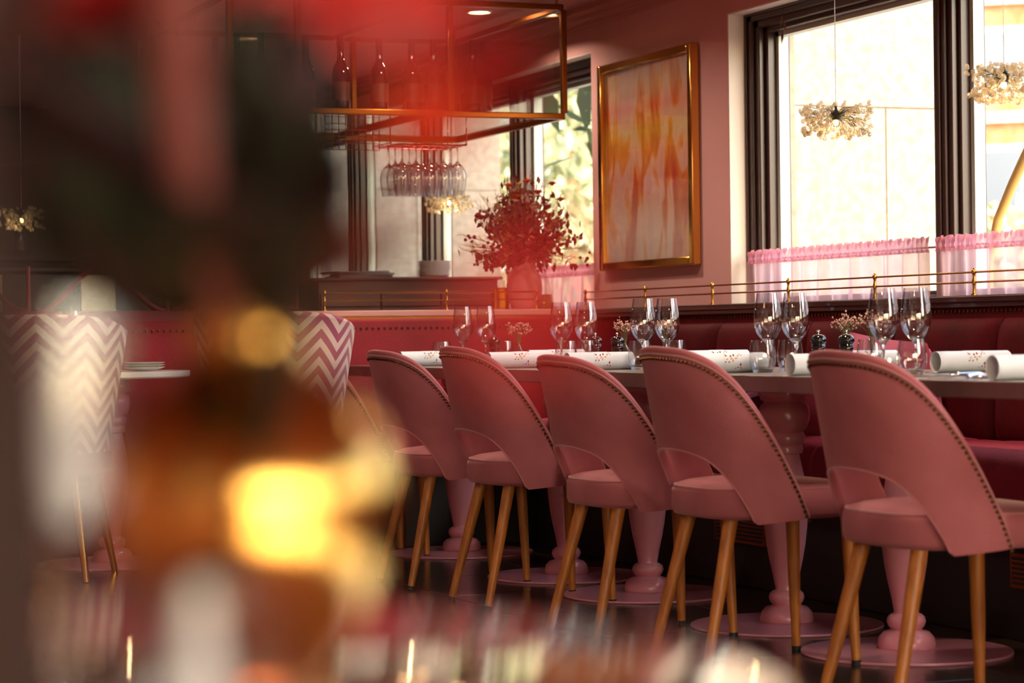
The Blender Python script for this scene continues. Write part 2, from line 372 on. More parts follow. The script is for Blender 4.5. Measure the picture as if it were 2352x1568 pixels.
# ---------------------------------------------------------------- ceiling lamps: one real downlight, the others added as fill
def downlight(x, y, e, label):
    t = thing('recessed_downlight', label, 'ceiling light', (x, y, ZC), group='recessed ceiling downlights')
    obj('trim_ring', B().openlathe([(.062, 0), (.06, -.006), (.05, -.007), (.046, -.002)], 24), 'white_china', t)
    obj('lens', B().lathe([(.0, -.0012), (.046, -.0012)], 24), 'downlight', t)
    l = bpy.data.lights.new('downlight_lamp', 'AREA'); l.shape = 'DISK'; l.size = .11; l.energy = e; l.color = (1.0, .84, .66); l.spread = R(150)
    o = bpy.data.objects.new('downlight_lamp', l); COL.objects.link(o); o.parent = t; o.location = (0, 0, -.012)
downlight(.1, 3.5, 8, 'added round downlight washing the pier by the framed picture')  # lamp added to wash the pier and picture with light
downlight(.579, 4.57, 9, 'round recessed downlight above the hanging glass cabinet')
for x in (-3.0, -.15):  # fill lamps added over the tables and aisle
    for y in (-3.2, -1.4, .4, 2.2):
        downlight(x, y, 9, 'added round fill downlight in the dining room ceiling')

# ---------------------------------------------------------------- outside
struct('ground', B().box(XO, 60, -60, 90, -.35, -.25), 'pavement')
def pillar(name, label, x0, x1, y0, y1, joints_z, joint_x):
    t = thing(name, label, 'pillar', ((x0 + x1) / 2, y0, -.25))
    lx0, lx1 = x0 - (x0 + x1) / 2, x1 - (x0 + x1) / 2; z = 0; zs = [0] + [j + .25 for j in joints_z] + [5.2]
    obj('core', B().box(lx0 + .012, lx1 - .012, .012, y1 - y0, 0, 5.2), 'stone_joint', t)
    for r, (a, b) in enumerate(zip(zs, zs[1:])):
        cut = [lx0, joint_x - (x0 + x1) / 2 - (0 if r % 2 else .56), lx1]
        for c, d in zip(cut, cut[1:]):
            if d - c > .02: obj('stone_slab', B().box(c + .004, d - .004, 0, y1 - y0 + .02, a + .004, b - .004), 'stone', t)
    return t
pillar('stone_pillar', 'sunlit speckled stone pillar outside the window with the hanging lamp', 2.2, 3.52, 5.0, 5.9, [.9, 1.98, 3.05, 4.1], 2.94)
pillar('stone_pillar', 'pale stone pillar outside, seen behind the wine glass rack', 2.2, 3.6, 11.9, 12.8, [.9, 1.98, 3.05, 4.1], 2.9)

def leaf_cloud(name, c, rad, n, sz, m, parent):
    b = B()
    for _ in range(n):
        d = Vector((rnd.gauss(0, 1), rnd.gauss(0, 1), rnd.gauss(0, 1))).normalized() * rnd.random() ** .45
        p = Vector((c[0] + d.x * rad[0], c[1] + d.y * rad[1], c[2] + d.z * rad[2])); s = sz * rnd.uniform(.6, 1.4)
        e = Euler((rnd.uniform(0, 6), rnd.uniform(0, 6), rnd.uniform(0, 6))).to_matrix()
        b.add([p + e @ Vector(q) * s for q in ((-1, 0, 0), (0, .45, .08), (1, 0, 0), (0, -.45, .08))], [(0, 1, 2, 3)])
    return obj(name, b, m, parent, kind='stuff')
def tree(x, y, h, r, m, label):
    t = thing('street_tree', label, 'tree', (x, y, -.25), group='trees along the street')
    obj('trunk', B().tube([(0, 0, 0), (.05, 0, h * .3), (0, .1, h * .6)], [.16, .12, .07], 8), 'bark', t)
    leaf_cloud('foliage', (0, 0, h * .6), (r, r, h * .42), 4200, .13, m, t)
for k, (x, y, h, r, m, lb) in enumerate(((8.5, 25, 7, 2.6, 'leaf_pale', 'pale green street tree just past the far stone pillar'),
        (12.5, 29, 8, 3.2, 'leaf_green', 'mid green street tree standing behind the pale tree'),
        (17, 24, 2.9, 2.6, 'leaf_pale', 'bushy pale tree in front of the orange facade'),
        (21, 19, 2.3, 2.6, 'leaf_green', 'low green tree between the stone pillar and orange facade'),
        (12, 38, 10, 4.0, 'leaf_pale', 'tall pale street tree farthest down the street'),
        (25, 26, 2.8, 3.0, 'leaf_green', 'round green tree at the foot of the orange facade'))):
    tree(x, y, h, r, m, lb)
tree(2.9, 7.3, 9.0, 1.5, 'leaf_green', 'tall street tree hidden behind the near stone pillar')
bt = thing('facade_building', 'orange facade with grey windows across the street', 'building', (34, 42, -.25), R(-38))
obj('wall', B().box(-16, 16, 0, 6, 0, 16), 'orange_brick', bt)
for i in range(10):
    for j in range(5):
        wd = obj('window', B().box(-15 + 3.1 * i, -13.6 + 3.1 * i, -.08, .05, 1.0 + 2.9 * j, 2.7 + 2.9 * j), 'pale_plaster', bt)
        obj('pane', B().box(-14.85 + 3.1 * i, -13.75 + 3.1 * i, -.1, -.07, 1.15 + 2.9 * j, 2.55 + 2.9 * j), 'far_glass', wd)
for j in range(6): obj('string_course', B().box(-16.1, 16.1, -.18, 0, .35 + 2.9 * j, .6 + 2.9 * j), 'pale_plaster', bt)

# ---------------------------------------------------------------- banquettes, ledges, gallery rails
def pillow_pts(w_, h_, t_, n=14):
    def f(u, v):
        a, b = 2 * u - 1, 2 * v - 1
        e = max(0, (1 - a ** 4) * (1 - b ** 4)) ** .5
        pin = 1 - .07 * (a * a * (1 - b * b) + b * b * (1 - a * a)) * 0
        return a * w_ / 2 * (1 - .06 * (1 - b * b) * 0 + .05 * b * b * abs(a)), b * h_ / 2 * (1 + .05 * a * a * abs(b)), e * t_ / 2
    b = B(); b.grid(lambda u, v: f(u, v), n, n); m = len(b.v); b.grid(lambda u, v: (f(u, v)[0], f(u, v)[1], -f(u, v)[2]), n, n)
    b.f = [fc if i < (n - 1) ** 2 else fc[::-1] for i, fc in enumerate(b.f)]
    return b
def bench(label, length, cuts, origin, rz, ledge_mat, vents=()):
    """local: x 0 = back line towards room is -x ; runs along +y"""
    t = thing('banquette', label, 'banquette', origin, rz)
    obj('plinth', B().box(-.46, 0, 0, length - .5, 0, .34), 'dark_base', t, bevel=.006)
    obj('kick_board', B().box(-.475, -.46, 0, length - .5, .30, .34), 'dark_base', t)
    obj('back_panel', B().box(-.02, .06, 0, length, .3, .935), 'red_velvet', t, bevel=.01)
    for a, b in zip(cuts, cuts[1:]):
        L = b - a
        def seatf(u, v, a=a, L=L):
            ang = 2 * pi * u; cx, cz = cos(ang), sin(ang)
            sx = math.copysign(abs(cx) ** .38, cx); sz = math.copysign(abs(cz) ** .55, cz)
            k = min(1, min(v, 1 - v) / .05); k = .80 + .2 * math.sqrt(max(0, 1 - (1 - k) ** 2))
            pl = .006 * sin(v * 60) * max(0, .12 - min(v, 1 - v)) / .12
            return (-.262 + sx * .265 * (.94 + .06 * k), a + .004 + v * (L - .008), .425 + sz * (.095 * k + pl) + (.01 * (1 - (2 * v - 1) ** 2) if sz > 0 else 0))
        q = B().grid(seatf, 32, 40, True)
        n = 32; q.f.append(tuple(range(n))); q.f.append(tuple(range(39 * n + n - 1, 39 * n - 1, -1)))
        obj('seat_cushion', q, 'red_seat', t)
        def backf(u, v, a=a, L=L):
            ang = 2 * pi * u; cx, cz = cos(ang), sin(ang)
            sx = math.copysign(abs(cx) ** .6, cx); sz = math.copysign(abs(cz) ** .4, cz)
            k = min(1, min(v, 1 - v) / .13); k = math.sqrt(max(0, 1 - (1 - k) ** 2))
            z = .70 + sz * .195
            return (-.055 + sx * (.022 + .05 * k) + .05 * (z - .7) , a + .003 + v * (L - .006), z)
        q = B().grid(backf, 32, 30, True); q.f.append(tuple(range(n))); q.f.append(tuple(range(29 * n + n - 1, 29 * n - 1, -1)))
        obj('back_cushion', q, 'red_velvet', t)
    nb = B(); k = 0.0
    while k < length:
        nb.ball((-.024, k, .918), .0058, 6, 4, (.7, 1, 1)); k += .024
    obj('nailhead_trim', nb, 'bronze_nail', t, kind='stuff')
    for a, b in vents:
        v = obj('vent_grille', B().box(-.482, -.46, a, b, .15, .245), 'aged_brass', t)
        for i in range(6): obj('slot', B().box(-.485, -.4815, a + .012, b - .012, .16 + i * .0135, .167 + i * .0135), 'rubber', v)
    return t
XB = .85
bench('long red velvet banquette along the window wall', 8.6, [0, 1.1, 2.2, 3.25, 4.35, 5.32, 5.91, 6.5, 7.2, 8.1], (XB, -4.6, 0), 0, None, vents=((6.1, 6.46), (4.3, 4.66)))
cb = thing('banquette', 'red velvet banquette across the back, under the pink shelf', 'banquette', (XB - .42, 4.04, 0), pi / 2)
# local y runs to -x of the room, local -x side faces the camera side (-y)
obj('plinth', B().box(-.36, 0, -.36, .55, 0, .34), 'dark_base', cb, bevel=.006)
obj('back_panel', B().box(-.06, .05, -.4, 3.4, .3, .935), 'red_velvet_lit', cb, bevel=.012)
for i in range(2): obj('seat_cushion', B().box(-.5, -.06, .455 * i - .356, .455 * i + .09, .34, .5), 'red_seat', cb, bevel=.04)
nb = B(); k = -.36
while k < 3.4: nb.ball((-.062, k, .895), .0062, 6, 4, (.7, 1, 1)); k += .026
obj('nailhead_trim', nb, 'bronze_nail', cb, kind='stuff')

t = thing('banquette_ledge', 'dark polished ledge on top of the window banquette', 'ledge', (XB, -4.6, .935))
obj('board', B().box(-.035, .149, 0, 8.72, .008, .033), 'brown_ledge', t, bevel=.006)
obj('moulding', B().box(-.028, .0, 0, 8.72, -.004, .008), 'brown_ledge', t)
t = thing('shelf_board', 'pink painted shelf on top of the back banquette', 'shelf', (0, 4.04, .935))
obj('board', B().box(-.48, .81, -.03, .55, .008, .036), 'pink_ledge', t, bevel=.006)
obj('moulding', B().box(-.48, .81, -.022, .0, -.008, .008), 'aged_brass', t)
obj('support_panel', B().box(-.46, .98, .06, .5, -.935, .008), 'burgundy', t)

def rail(label, p0, direction, stops, zb):
    t = thing('gallery_rail', label, 'rail', p0); d = Vector(direction)
    L = max(stops); m = min(stops)
    for h in (.042, .074): obj('rail_bar', B().tube([d * m + Vector((0, 0, h)), d * L + Vector((0, 0, h))], .0032, 8), 'brass', t)
    pb = B().lathe([(.010, 0), (.010, .004), (.0055, .007), (.0045, .03), (.0065, .036), (.0075, .042), (.0065, .048), (.0045, .055), (.0045, .066), (.0075, .07), (.0085, .076), (.0065, .082), (.002, .087), (0, .088)], 12).mesh('post')
    for s in stops: obj('post', pb, 'brass', t, loc=d * s)
rail('thin brass gallery rail running along the window ledge', (XB + .01, 0, .968), (0, 1, 0), [4.06 - .615 * k for k in range(13)], 0)
rail('thin brass gallery rail on the pink shelf', (0, 4.04, .971), (1, 0, 0), [-.336, .208, .62], 0)

# ---------------------------------------------------------------- dining chairs
def interp(tab, x):
    for (a, b), (c, d) in zip(tab, tab[1:]):
        if x <= c:
            return b + (d - b) * (x - a) / (c - a)
    return tab[-1][1]
def smooth_tab(tab):
    # monotone resample through a small moving average for rounder edges
    def f(x):
        return sum(interp(tab, min(tab[-1][0], abs(x + o))) * wgt for o, wgt in ((-6, .15), (-3, .2), (0, .3), (3, .2), (6, .15)))
    return f
ZT = smooth_tab([(0, .830), (25, .823), (36, .811), (46, .790), (55, .757), (63, .714), (75, .628), (89, .508), (100, .392)])
_zb = [(0, .563), (10, .561), (18, .556), (25, .549), (31, .540), (36, .527), (41, .509), (46, .486), (51, .456), (55.5, .424), (59, .394), (60.5, .379), (62, .377), (100, .390)]
def ZB(th): return interp(_zb, abs(th))
def shell_pt(th, z, inn=0.0):
    a = .200 + (z - .40) * .205 - inn; b = .25 - inn
    q = abs(R(th)); sx = cos(q); sy = sin(q)
    x = -a * math.copysign(abs(sx) ** .92, sx); y = b * sy ** .88 * (1 if th >= 0 else -1)
    return Vector((x, y, z))
def make_chair():
    t = thing('dining_chair', 'pink', 'chair', group='pink chairs along the row of tables')
    NT = 81; TH = 25
    def prof(th, s):           # closed cross-section: outside up, over the rounded top, down the inside
        zt, zb = ZT(th), ZB(th); r = TH / 2000
        if s < .40: z = zb + (zt - r - zb) * (s / .40); return shell_pt(th, z, 0)
        if s < .60:
            a = pi * (s - .40) / .20; return shell_pt(th, zt - r + r * sin(a), r - r * cos(a))
        k = min(1, (s - .60) / .39); z = zt - r + (zb - zt + r) * k
        return shell_pt(th, z, 2 * r - (2 * r - .013) * k)
    NS = 30
    b = B().grid(lambda u, v: prof(round(-100 + 200 * v, 4), u), NS, NT, True)
    b.f.append(tuple(range(NS - 1, -1, -1))); b.f.append(tuple((NT - 1) * NS + k for k in range(NS)))
    obj('backrest', b, 'pink_velvet', t, angle=60)
    # piping following the outer edge of the roll and the back opening
    pts = [shell_pt(th, ZT(th) - .020, -.0015) for th in range(-99, 100, 3)]
    obj('edge_piping', B().tube(pts, .0028, 6), 'pink_piping', t)
    pts = [shell_pt(th, ZB(th) + .001, -.0005) for th in range(-60, 61, 2)]
    obj('opening_piping', B().tube(pts, .0022, 6), 'pink_piping', t)
    # nailheads at even spacing along the edge
    path = [shell_pt(th / 4, ZT(th / 4) - .031, -.001) for th in range(-396, 397)]
    nb = B(); acc = 0; last = path[0]; nb.ball(last, .0047, 6, 4)
    for p in path[1:]:
        acc += (p - last).length; last = p
        if acc >= .0122: nb.ball(p, .0047, 6, 4); acc = 0
    obj('nailhead_trim', nb, 'bronze_nail', t, kind='stuff')
    # seat: rounded plan, domed top
    def seatf(u, v):
        a = 2 * pi * u; c, s_ = cos(a), sin(a)
        px = .215 * math.copysign(abs(c) ** .62, c) + .025; py = .232 * math.copysign(abs(s_) ** .62, s_)
        if c < 0: px = .205 * math.copysign(abs(c) ** .85, c) + .025
        P = [(.90, .386), (.97, .389), (1.0, .40), (1.005, .43), (1.0, .452), (.965, .464), (.93, .468), (.8, .476), (.55, .483), (.25, .487), (.0, .488)]
        k, z = P[int(round(v * 10))]; return px * k + .0 * (1 - k), py * k, z
    q = B().grid(seatf, 48, 11, True); q.f.append(tuple(range(47, -1, -1)))
    obj('seat', q, 'pink_velvet', t, angle=60)
    pts = []
    for k in range(49):
        x, y, z = seatf(k / 48, .5); pts.append((x * 1.0, y * 1.0, .4635))
    obj('seat_piping', B().tube(pts, .0026, 6, False), 'pink_piping', t)
    for sx, sy in ((1, 1), (1, -1), (-1, 1), (-1, -1)):
        foot = Vector((.215 if sx > 0 else -.215, sy * .163, .0)); top = Vector((.20 if sx > 0 else -.118, sy * (.150 if sx > 0 else .120), .392))
        d = (foot - top)
        lg = obj('leg', B().tube([top, top + d * .5, top + d * .97], [.0195, .0165, .0118], 14), 'oak', t)
        obj('foot_cap', B().tube([top + d * .968, top + d * 1.0], [.0125, .0125], 12), 'rubber', lg)
    return t
CHAIRS = [(-.40, 3.40, -1, 1.0), (-.432, 2.305, .5, .985), (-.420, 1.612, 0, 1.0), (-.470, .675, .8, .972), (-.452, .018, -.5, 1.0), (-.462, -.90, 0, .99)]
proto = make_chair()
for k, (x, y, a, zs) in enumerate(CHAIRS):
    lb = 'pink velvet chair with nailhead trim, %s from the corner banquette' % ORD[k]
    o = proto if k == 0 else dup(proto)
    o.location = (x, y, 0); o.rotation_euler = (0, 0, R(a)); o['label'] = lb; o.scale = (1, 1, zs)

# ---------------------------------------------------------------- tables on turned pedestals
ZTAB = .746
def pedestal():
    pr = [(0, 0), (.282, 0), (.284, .003), (.282, .007), (.12, .013), (.077, .014), (.079, .022), (.075, .042), (.062, .056), (.044, .061), (.042, .064), (.049, .072), (.053, .084), (.050, .096), (.042, .103), (.034, .106),
          (.033, .112), (.040, .15), (.050, .195), (.058, .24), (.064, .29), (.0665, .335), (.064, .385), (.058, .43), (.050, .47), (.0435, .499), (.043, .503),
          (.053, .506), (.055, .518), (.053, .529), (.050, .532), (.058, .536), (.062, .549), (.059, .562), (.055, .567), (.066, .578), (.0755, .605), (.076, .625), (.071, .645), (.062, .654), (.060, .657),
          (.070, .663), (.075, .678), (.073, .692), (.066, .699), (.066, .706), (0, .706)]
    return pr
pd = B().lathe([(r * .985, z) for r, z in pedestal()[5:]] , 40)
dsc = B().lathe([(0, 0), (.279, 0), (.282, .003), (.281, .0075), (.2, .010), (.08, .0135), (0, .0135)], 64)
pm, dm = pd.mesh('pedestal', 50), dsc.mesh('base_disc', 30)
TABLES = [('far single table beside the corner banquette', 2.99, 3.665, [3.35]), ('long table with two turned pedestals, next to the far single table', 1.0, 2.98, [2.30, 1.62]),
          ('table with two turned pedestals, fourth and fifth chairs pulled up to it', -.335, .985, [.667, 0.0]), ('table at the sixth chair, with a knife lying on its edge', -2.3, -.50, [-1.0, -1.7])]
for k, (lb, a, b, ps) in enumerate(TABLES):
    t = thing('restaurant_table', 'grey-topped ' + lb, 'table', (0, (a + b) / 2, 0)); m = (a + b) / 2
    w_ = .385 + (.008 if k == 2 else 0)
    obj('table_top', B().box(-w_, .35, a - m, b - m, ZTAB - (.040 if k != 2 else .045), ZTAB), 'zinc', t, bevel=.003)
    for s in ps:
        p = obj('pedestal', pm, 'pink_paint', t, loc=(0, s - m, 0)); obj('base_disc', dm, 'pink_paint', p)

# ---------------------------------------------------------------- table ware
def wine_glass(name='wine_glass'):
    t = thing(name, 'x', 'wine glass', group='wine glasses on the row of tables')
    bowl = [(.0045, .088), (.012, .090), (.024, .098), (.034, .112), (.0402, .130), (.0415, .146), (.0405, .165), (.0375, .19), (.0335, .215), (.0318, .228)]
    obj('bowl', B().openlathe([(0.0005, .0875)] + bowl + [(r_ - .0011, z_) for r_, z_ in bowl[:0:-1]] + [(.0005, .0905)], 40), 'glass_thin', t)
    obj('stem', B().lathe([(.0065, .0045), (.0045, .010), (.0036, .03), (.0036, .06), (.0044, .074), (.009, .0835), (.018, .0915), (.0225, .0965), (.014, .0945), (.0, .0935)], 20), 'glass_solid', t)
    obj('foot', B().lathe([(0, 0), (.0345, 0), (.0348, .0012), (.024, .0022), (.009, .0042), (0, .0045)], 32), 'glass_solid', t)
    return t
def tumbler():
    t = thing('tumbler', 'x', 'tumbler', group='water tumblers on the row of tables')
    obj('body', B().openlathe([(.028, .008), (.034, .014), (.038, .03), (.0385, .046), (.0365, .068), (.0325, .092), (.031, .092), (.035, .068), (.037, .046), (.0365, .03), (.0325, .0155), (.0005, .0125)], 36), 'glass_thin', t)
    obj('base', B().lathe([(0, 0), (.026, 0), (.0285, .003), (.030, .009), (.02, .012), (0, .0125)], 32), 'glass_solid', t)
    return t
def leaf_shape(cx, cy, ang, L, w_):
    c, s_ = cos(ang), sin(ang)
    return [(cx + c * a - s_ * b, cy + s_ * a + c * b) for a, b in ((-L / 2, 0), (-L * .15, w_ / 2), (L / 2, 0), (-L * .15, -w_ / 2))]
RR = .0285
def napkin_roll(green=False):
    t = thing('napkin_roll', 'x', 'napkin', group='napkin rolls on the row of tables')
    # axis along local x, length .225, lying on z=0
    q = B().openlathe([(RR * .9, -.110), (RR, -.1125), (RR, .1125), (RR * .9, .110)], 36)
    q.openlathe([(RR * .9, -.110), (RR * .86, -.10), (RR * .84, .10), (RR * .9, .110)], 36)
    M = Matrix.Translation((0, 0, RR)) @ Matrix.Rotation(pi / 2, 4, 'Y')
    q.xf(M); obj('roll', q, 'white_paper', t)
    q = B().openlathe([(RR + .0004, -.026), (RR + .0008, -.026), (RR + .0008, .026), (RR + .0004, .026)], 36).xf(M)
    obj('paper_band', q, 'white_paper', t)
    parts = {'print_red': B(), 'print_gold': B()}
    L = [(-.016, .012, 2.2, .0085, .004), (-.004, .010, 1.0, .008, .004), (.004, .013, 1.2, .009, .0045), (.014, .011, .8, .0075, .0035), (.019, .016, .4, .005, .0022), (.022, .012, .3, .005, .0022),
         (-.014, .002, .6, .007, .003), (-.018, -.004, .5, .006, .0026), (-.010, -.004, 1.0, .006, .003), (0, -.001, 1.3, .009, .0045), (.008, .004, .2, .008, .004), (-.004, .003, 3.6, .008, .004),
         (.018, -.010, 1.4, .008, .0045), (.013, -.017, .3, .006, .003), (.020, -.018, 1.9, .005, .003), (.006, -.019, .1, .005, .0018)]
    for i, (u, v, a, l, ww) in enumerate(L):
        bb = parts['print_gold' if i in (3, 9, 10, 11, 6) else 'print_red']
        vs = []
        for (x, s_) in leaf_shape(u * 1.3, v * 1.25 + .008, a, l * 1.35, ww * 1.45):
            g = s_ / RR; rr = RR + .0012
            vs.append((x, -rr * cos(g), RR + rr * sin(g)))
        bb.add(vs, [(3, 2, 1, 0)])
    obj('leaf_print', parts['print_red'], 'print_green' if green else 'print_red', t, kind='stuff')
    obj('leaf_print', parts['print_gold'], 'print_gold', t, kind='stuff')
    return t
def pepper_mill():
    t = thing('pepper_mill', 'x', 'pepper mill', group='pepper mills on the row of tables')
    obj('body', B().lathe([(0, 0), (.024, 0), (.0245, .006), (.022, .012), (.0175, .03), (.0165, .045), (.0185, .058), (.0205, .064), (.0195, .068), (.0, .068)], 28), 'mill_black', t)
    obj('head', B().lathe([(.0, .0685), (.0185, .0685), (.021, .073), (.0195, .077), (.0215, .080), (.0235, .087), (.0225, .095), (.017, .102), (.008, .105), (0, .1055)], 28), 'mill_black', t)
    obj('knob', B().lathe([(0, .105), (.003, .1055), (.003, .109), (.0055, .112), (.0055, .116), (.002, .119), (0, .1192)], 14), 'silver', t)
    return t
def bud_vase():
    t = thing('bud_vase', 'x', 'vase', group='ribbed glass bud vases on the tables')
    obj('bottle', B().openlathe([(.0005, .002), (.022, .002), (.0245, .008), (.0245, .045), (.022, .052), (.012, .066), (.010, .078), (.0105, .092), (.013, .096)], 36), 'glass_thin', t)
    rb = B()
    for k in range(18):
        a = 2 * pi * k / 18; rb.tube([(.0247 * cos(a), .0247 * sin(a), .008), (.0247 * cos(a), .0247 * sin(a), .046)], .0012, 5)
    obj('ribs', rb, 'glass_solid', t, kind='stuff')
    obj('water', B().lathe([(0, .004), (.0225, .004), (.0235, .03), (0, .03)], 24), 'glass_thin', t)
    return t
def sprig(seed, tint='blossom'):
    r = random.Random(seed); t = thing('flower_sprig', 'x', 'flowers', group='small pink flowers in the bud vases')
    st = B(); bl = B()
    for k in range(16):
        a = r.uniform(0, 2 * pi); q = r.random() ** .6 * .045; h = r.uniform(.045, .075) - q * .35
        tip = Vector((q * cos(a), q * sin(a), h)); st.tube([(0, 0, -.05), (tip.x * .3, tip.y * .3, h * .45), tip], .0007, 4)
        for j in range(7):
            o = Vector((r.gauss(0, .007), r.gauss(0, .007), r.gauss(.002, .006))); bl.ball(tip + o, r.uniform(.0016, .0034), 5, 4); st.tube([tip - Vector((0, 0, .006)), tip + o], .0004, 3)
    obj('stems', st, 'stem_green', t, kind='stuff'); obj('blossoms', bl, tint, t, kind='stuff')
    return t
def candle():
    t = thing('votive_candle', 'x', 'candle', group='votive candles on the tables')
    obj('holder', B().openlathe([(.0005, .003), (.021, .003), (.023, .008), (.025, .05), (.0255, .054)], 28), 'glass_thin', t)
    obj('wax', B().lathe([(0, .004), (.0205, .004), (.0215, .016), (0, .017)], 24), 'white_paper', t)
    f = obj('flame', B().ball((0, 0, .027), .0042, 8, 6, (1, 1, 1.9)), 'flame', t)
    l = bpy.data.lights.new('flame_light', 'POINT'); l.energy = .12; l.color = (1, .5, .2); l.shadow_soft_size = .005
    o = bpy.data.objects.new('flame_light', l); COL.objects.link(o); o.parent = t; o.location = (0, 0, .04)
    return t
PROTO = {}
def put(kind, fn, loc, label, rz=0, scale=None):
    if kind not in PROTO: PROTO[kind] = o = fn()
    else: o = dup(PROTO[kind])
    o.location = loc; o.rotation_euler = (0, 0, rz); o['label'] = label
    if scale: o.scale = scale
    return o
SET = ['first', 'second', 'third', 'fourth', 'fifth']
wine = [((-.02, 3.252), (.05, 3.185)), ((-.03, 2.250), (.055, 2.226)), ((-.03, 1.570), (.055, 1.565)), ((-.05, .667), (.035, .657)), ((-.045, .023), (.045, .006))]
tumb = [((-.16, 3.116), (.06, 3.02)), ((-.085, 2.083), (.015, 2.143)), ((-.13, 1.382), (.05, 1.50)), ((-.17, .476), (.03, .683)), ((-.06, .066), (-.10, -.21))]
for k in range(5):
    for j, side in enumerate(('aisle', 'window')):
        x, y = wine[k][j]
        put('wine', wine_glass, (x, y, ZTAB), 'clear wine glass nearer the %s at the %s chair from the corner banquette' % (side, SET[k]), rz=k * .7 + j)
        x, y = tumb[k][j]
        put('tumb', tumbler, (x, y, ZTAB), 'clear water tumbler nearer the %s at the %s chair from the corner banquette' % (side, SET[k]), rz=k + j)
rolls = [((-.24, 3.05), 0), ((-.24, 2.135), 1), ((-.24, 1.454), 1), ((-.24, .55), 1), ((-.24, -.02), 1), ((-.24, -.965), 1)]
for k, ((x, y), c) in enumerate(rolls):
    put('roll%d' % c, (lambda: napkin_roll(True)) if c == 0 else napkin_roll, (x, y, ZTAB), 'white napkin roll with %s leaf print on aisle side at the %s chair' % ('green' if c == 0 else 'red', ORD[k]))
for k, (x, y) in enumerate(((.2, 2.845), (.2, 1.50), (.2, .56), (.2, -.02))):
    put('roll1', napkin_roll, (x, y, ZTAB), 'white napkin roll on the banquette side, %s from the corner' % ORD[k])
for k, (x, y, lb) in enumerate(((.10, 3.224, 'black pepper mill on the far single table'), (.08, 2.20, 'black pepper mill between wine glasses on the long table, farther one'), (.10, 2.059, 'black pepper mill in front of pink flowers on the long table'),
                         (.06, .565, 'black pepper mill beside the wine glasses at the fourth chair'), (.07, .422, 'black pepper mill in front of pink flowers near the fifth chair'))):
    put('mill', pepper_mill, (x, y, ZTAB), lb, rz=k)
for k, (x, y, lb) in enumerate(((.12, 3.02, 'far single table'), (.17, 2.15, 'long table at the second chair'), (.16, 1.80, 'long table at the third chair'), (.17, .60, 'table at the fourth chair'), (.13, .385, 'table at the fifth chair'))):
    put('vase', bud_vase, (x, y, ZTAB), 'small ribbed glass bud vase on the ' + lb, rz=k)
    s_ = sprig(11 + k); s_.location = (x, y, ZTAB + .092); s_['label'] = 'pink gypsophila sprig in the bud vase on the ' + lb
for k, (x, y, lb) in enumerate(((.0, 1.592, 'lit votive candle among the glasses at the third chair'), (.03, .12, 'lit votive candle among the glasses at the fifth chair'))):
    put('candle', candle, (x, y, ZTAB), lb)
def knife(lb, loc, rz):
    t = thing('table_knife', lb, 'knife', loc, rz)
    obj('handle', B().tube([(0, 0, .006), (.02, 0, .0065), (.022, 0, .0065), (.026, 0, .0065), (.085, 0, .006), (.095, 0, .006)], [.004, .0048, .0062, .0046, .0062, .0035], 10), 'silver', t)
    obj('blade', B().box(-.12, .0, -.007, .007, .0045, .0062), 'silver', t, bevel=.001)
def fork(lb, loc, rz):
    t = thing('table_fork', lb, 'fork', loc, rz)
    obj('handle', B().tube([(0, 0, .004), (.05, 0, .010), (.11, 0, .005)], [.003, .0032, .0055], 8), 'silver', t)
    for k in range(4): obj('tine', B().tube([(0, -.002, .004), (-.02, -.009 + .006 * k, .002), (-.055, -.009 + .006 * k, .012)], .0013, 5), 'silver', t)
knife('silver table knife lying near the table edge at the sixth chair', (-.335, -.86, ZTAB), R(2))
knife('silver table knife lying beyond the edge knife at the sixth chair', (-.20, -.55, ZTAB), R(4))
fork('silver fork leaning beside the napkin roll at the sixth chair', (-.22, -.75, ZTAB + .001), R(-150))

# cushions on the window banquette
for (w_, h_, m, loc, rot, lb) in ((.50, .36, 'pink_cushion', (.645, 1.12, .655), (R(80), R(-4), R(88)), 'bright pink velvet cushion leaning on the window banquette'),
                              (.42, .34, 'plum_cushion', (.47, 1.42, .585), (R(24), R(10), R(95)), 'dark plum velvet cushion on the banquette behind the turned pedestal')):
    o = obj('cushion', pillow_pts(w_, h_, .15), m, None, loc, rot, sub=1); tag(o, lb, 'cushion')

# ---------------------------------------------------------------- cafe curtains
def curtain(y0, y1, label):
    t = thing('cafe_curtain', label, 'curtain', (XG - .115, (y0 + y1) / 2, .95), group='sheer pink cafe curtains'); L = y1 - y0; r = random.Random(int(y0 * 100))
    ph = [r.uniform(0, 6) for _ in range(4)]
    def wob(s): return .014 * sin(s * 52 + ph[0]) + .009 * sin(s * 83 + ph[1]) + .004 * sin(s * 21 + ph[2])
    n = int(L * 110)
    obj('rod', B().tube([(0, -L / 2 - .02, .193), (0, L / 2 + .02, .193)], .0035, 8), 'pink_ledge', t, loc=(.012, 0, 0))
    obj('cloth', B().grid(lambda u, v: (wob(u * L) * (1 - .45 * v), -L / 2 + u * L, -.0 + .185 * v), n, 6), 'curtain', t)
    def ruf(u, v):
        s_ = u * L; k = abs(v - .42) * 2
        return ((.009 * sin(s_ * 210 + ph[0]) + .005 * sin(s_ * 330 + ph[1])) * min(1, k * 1.3) - .006 * (1 - k), -L / 2 + s_, .176 + .052 * v + .004 * sin(s_ * 120 + ph[3]) * v)
    obj('ruffle_heading', B().grid(ruf, int(L * 260), 7), 'curtain_head', t)
    return t
curtain(1.56, 2.90, 'sheer pink cafe curtain beside the window reveal')
curtain(.30, 1.52, 'sheer pink cafe curtain right of the first window post')
curtain(-.88, .26, 'sheer pink cafe curtain at the third window bay')
curtain(4.34, 5.45, 'sheer pink cafe curtain behind the flower vase')

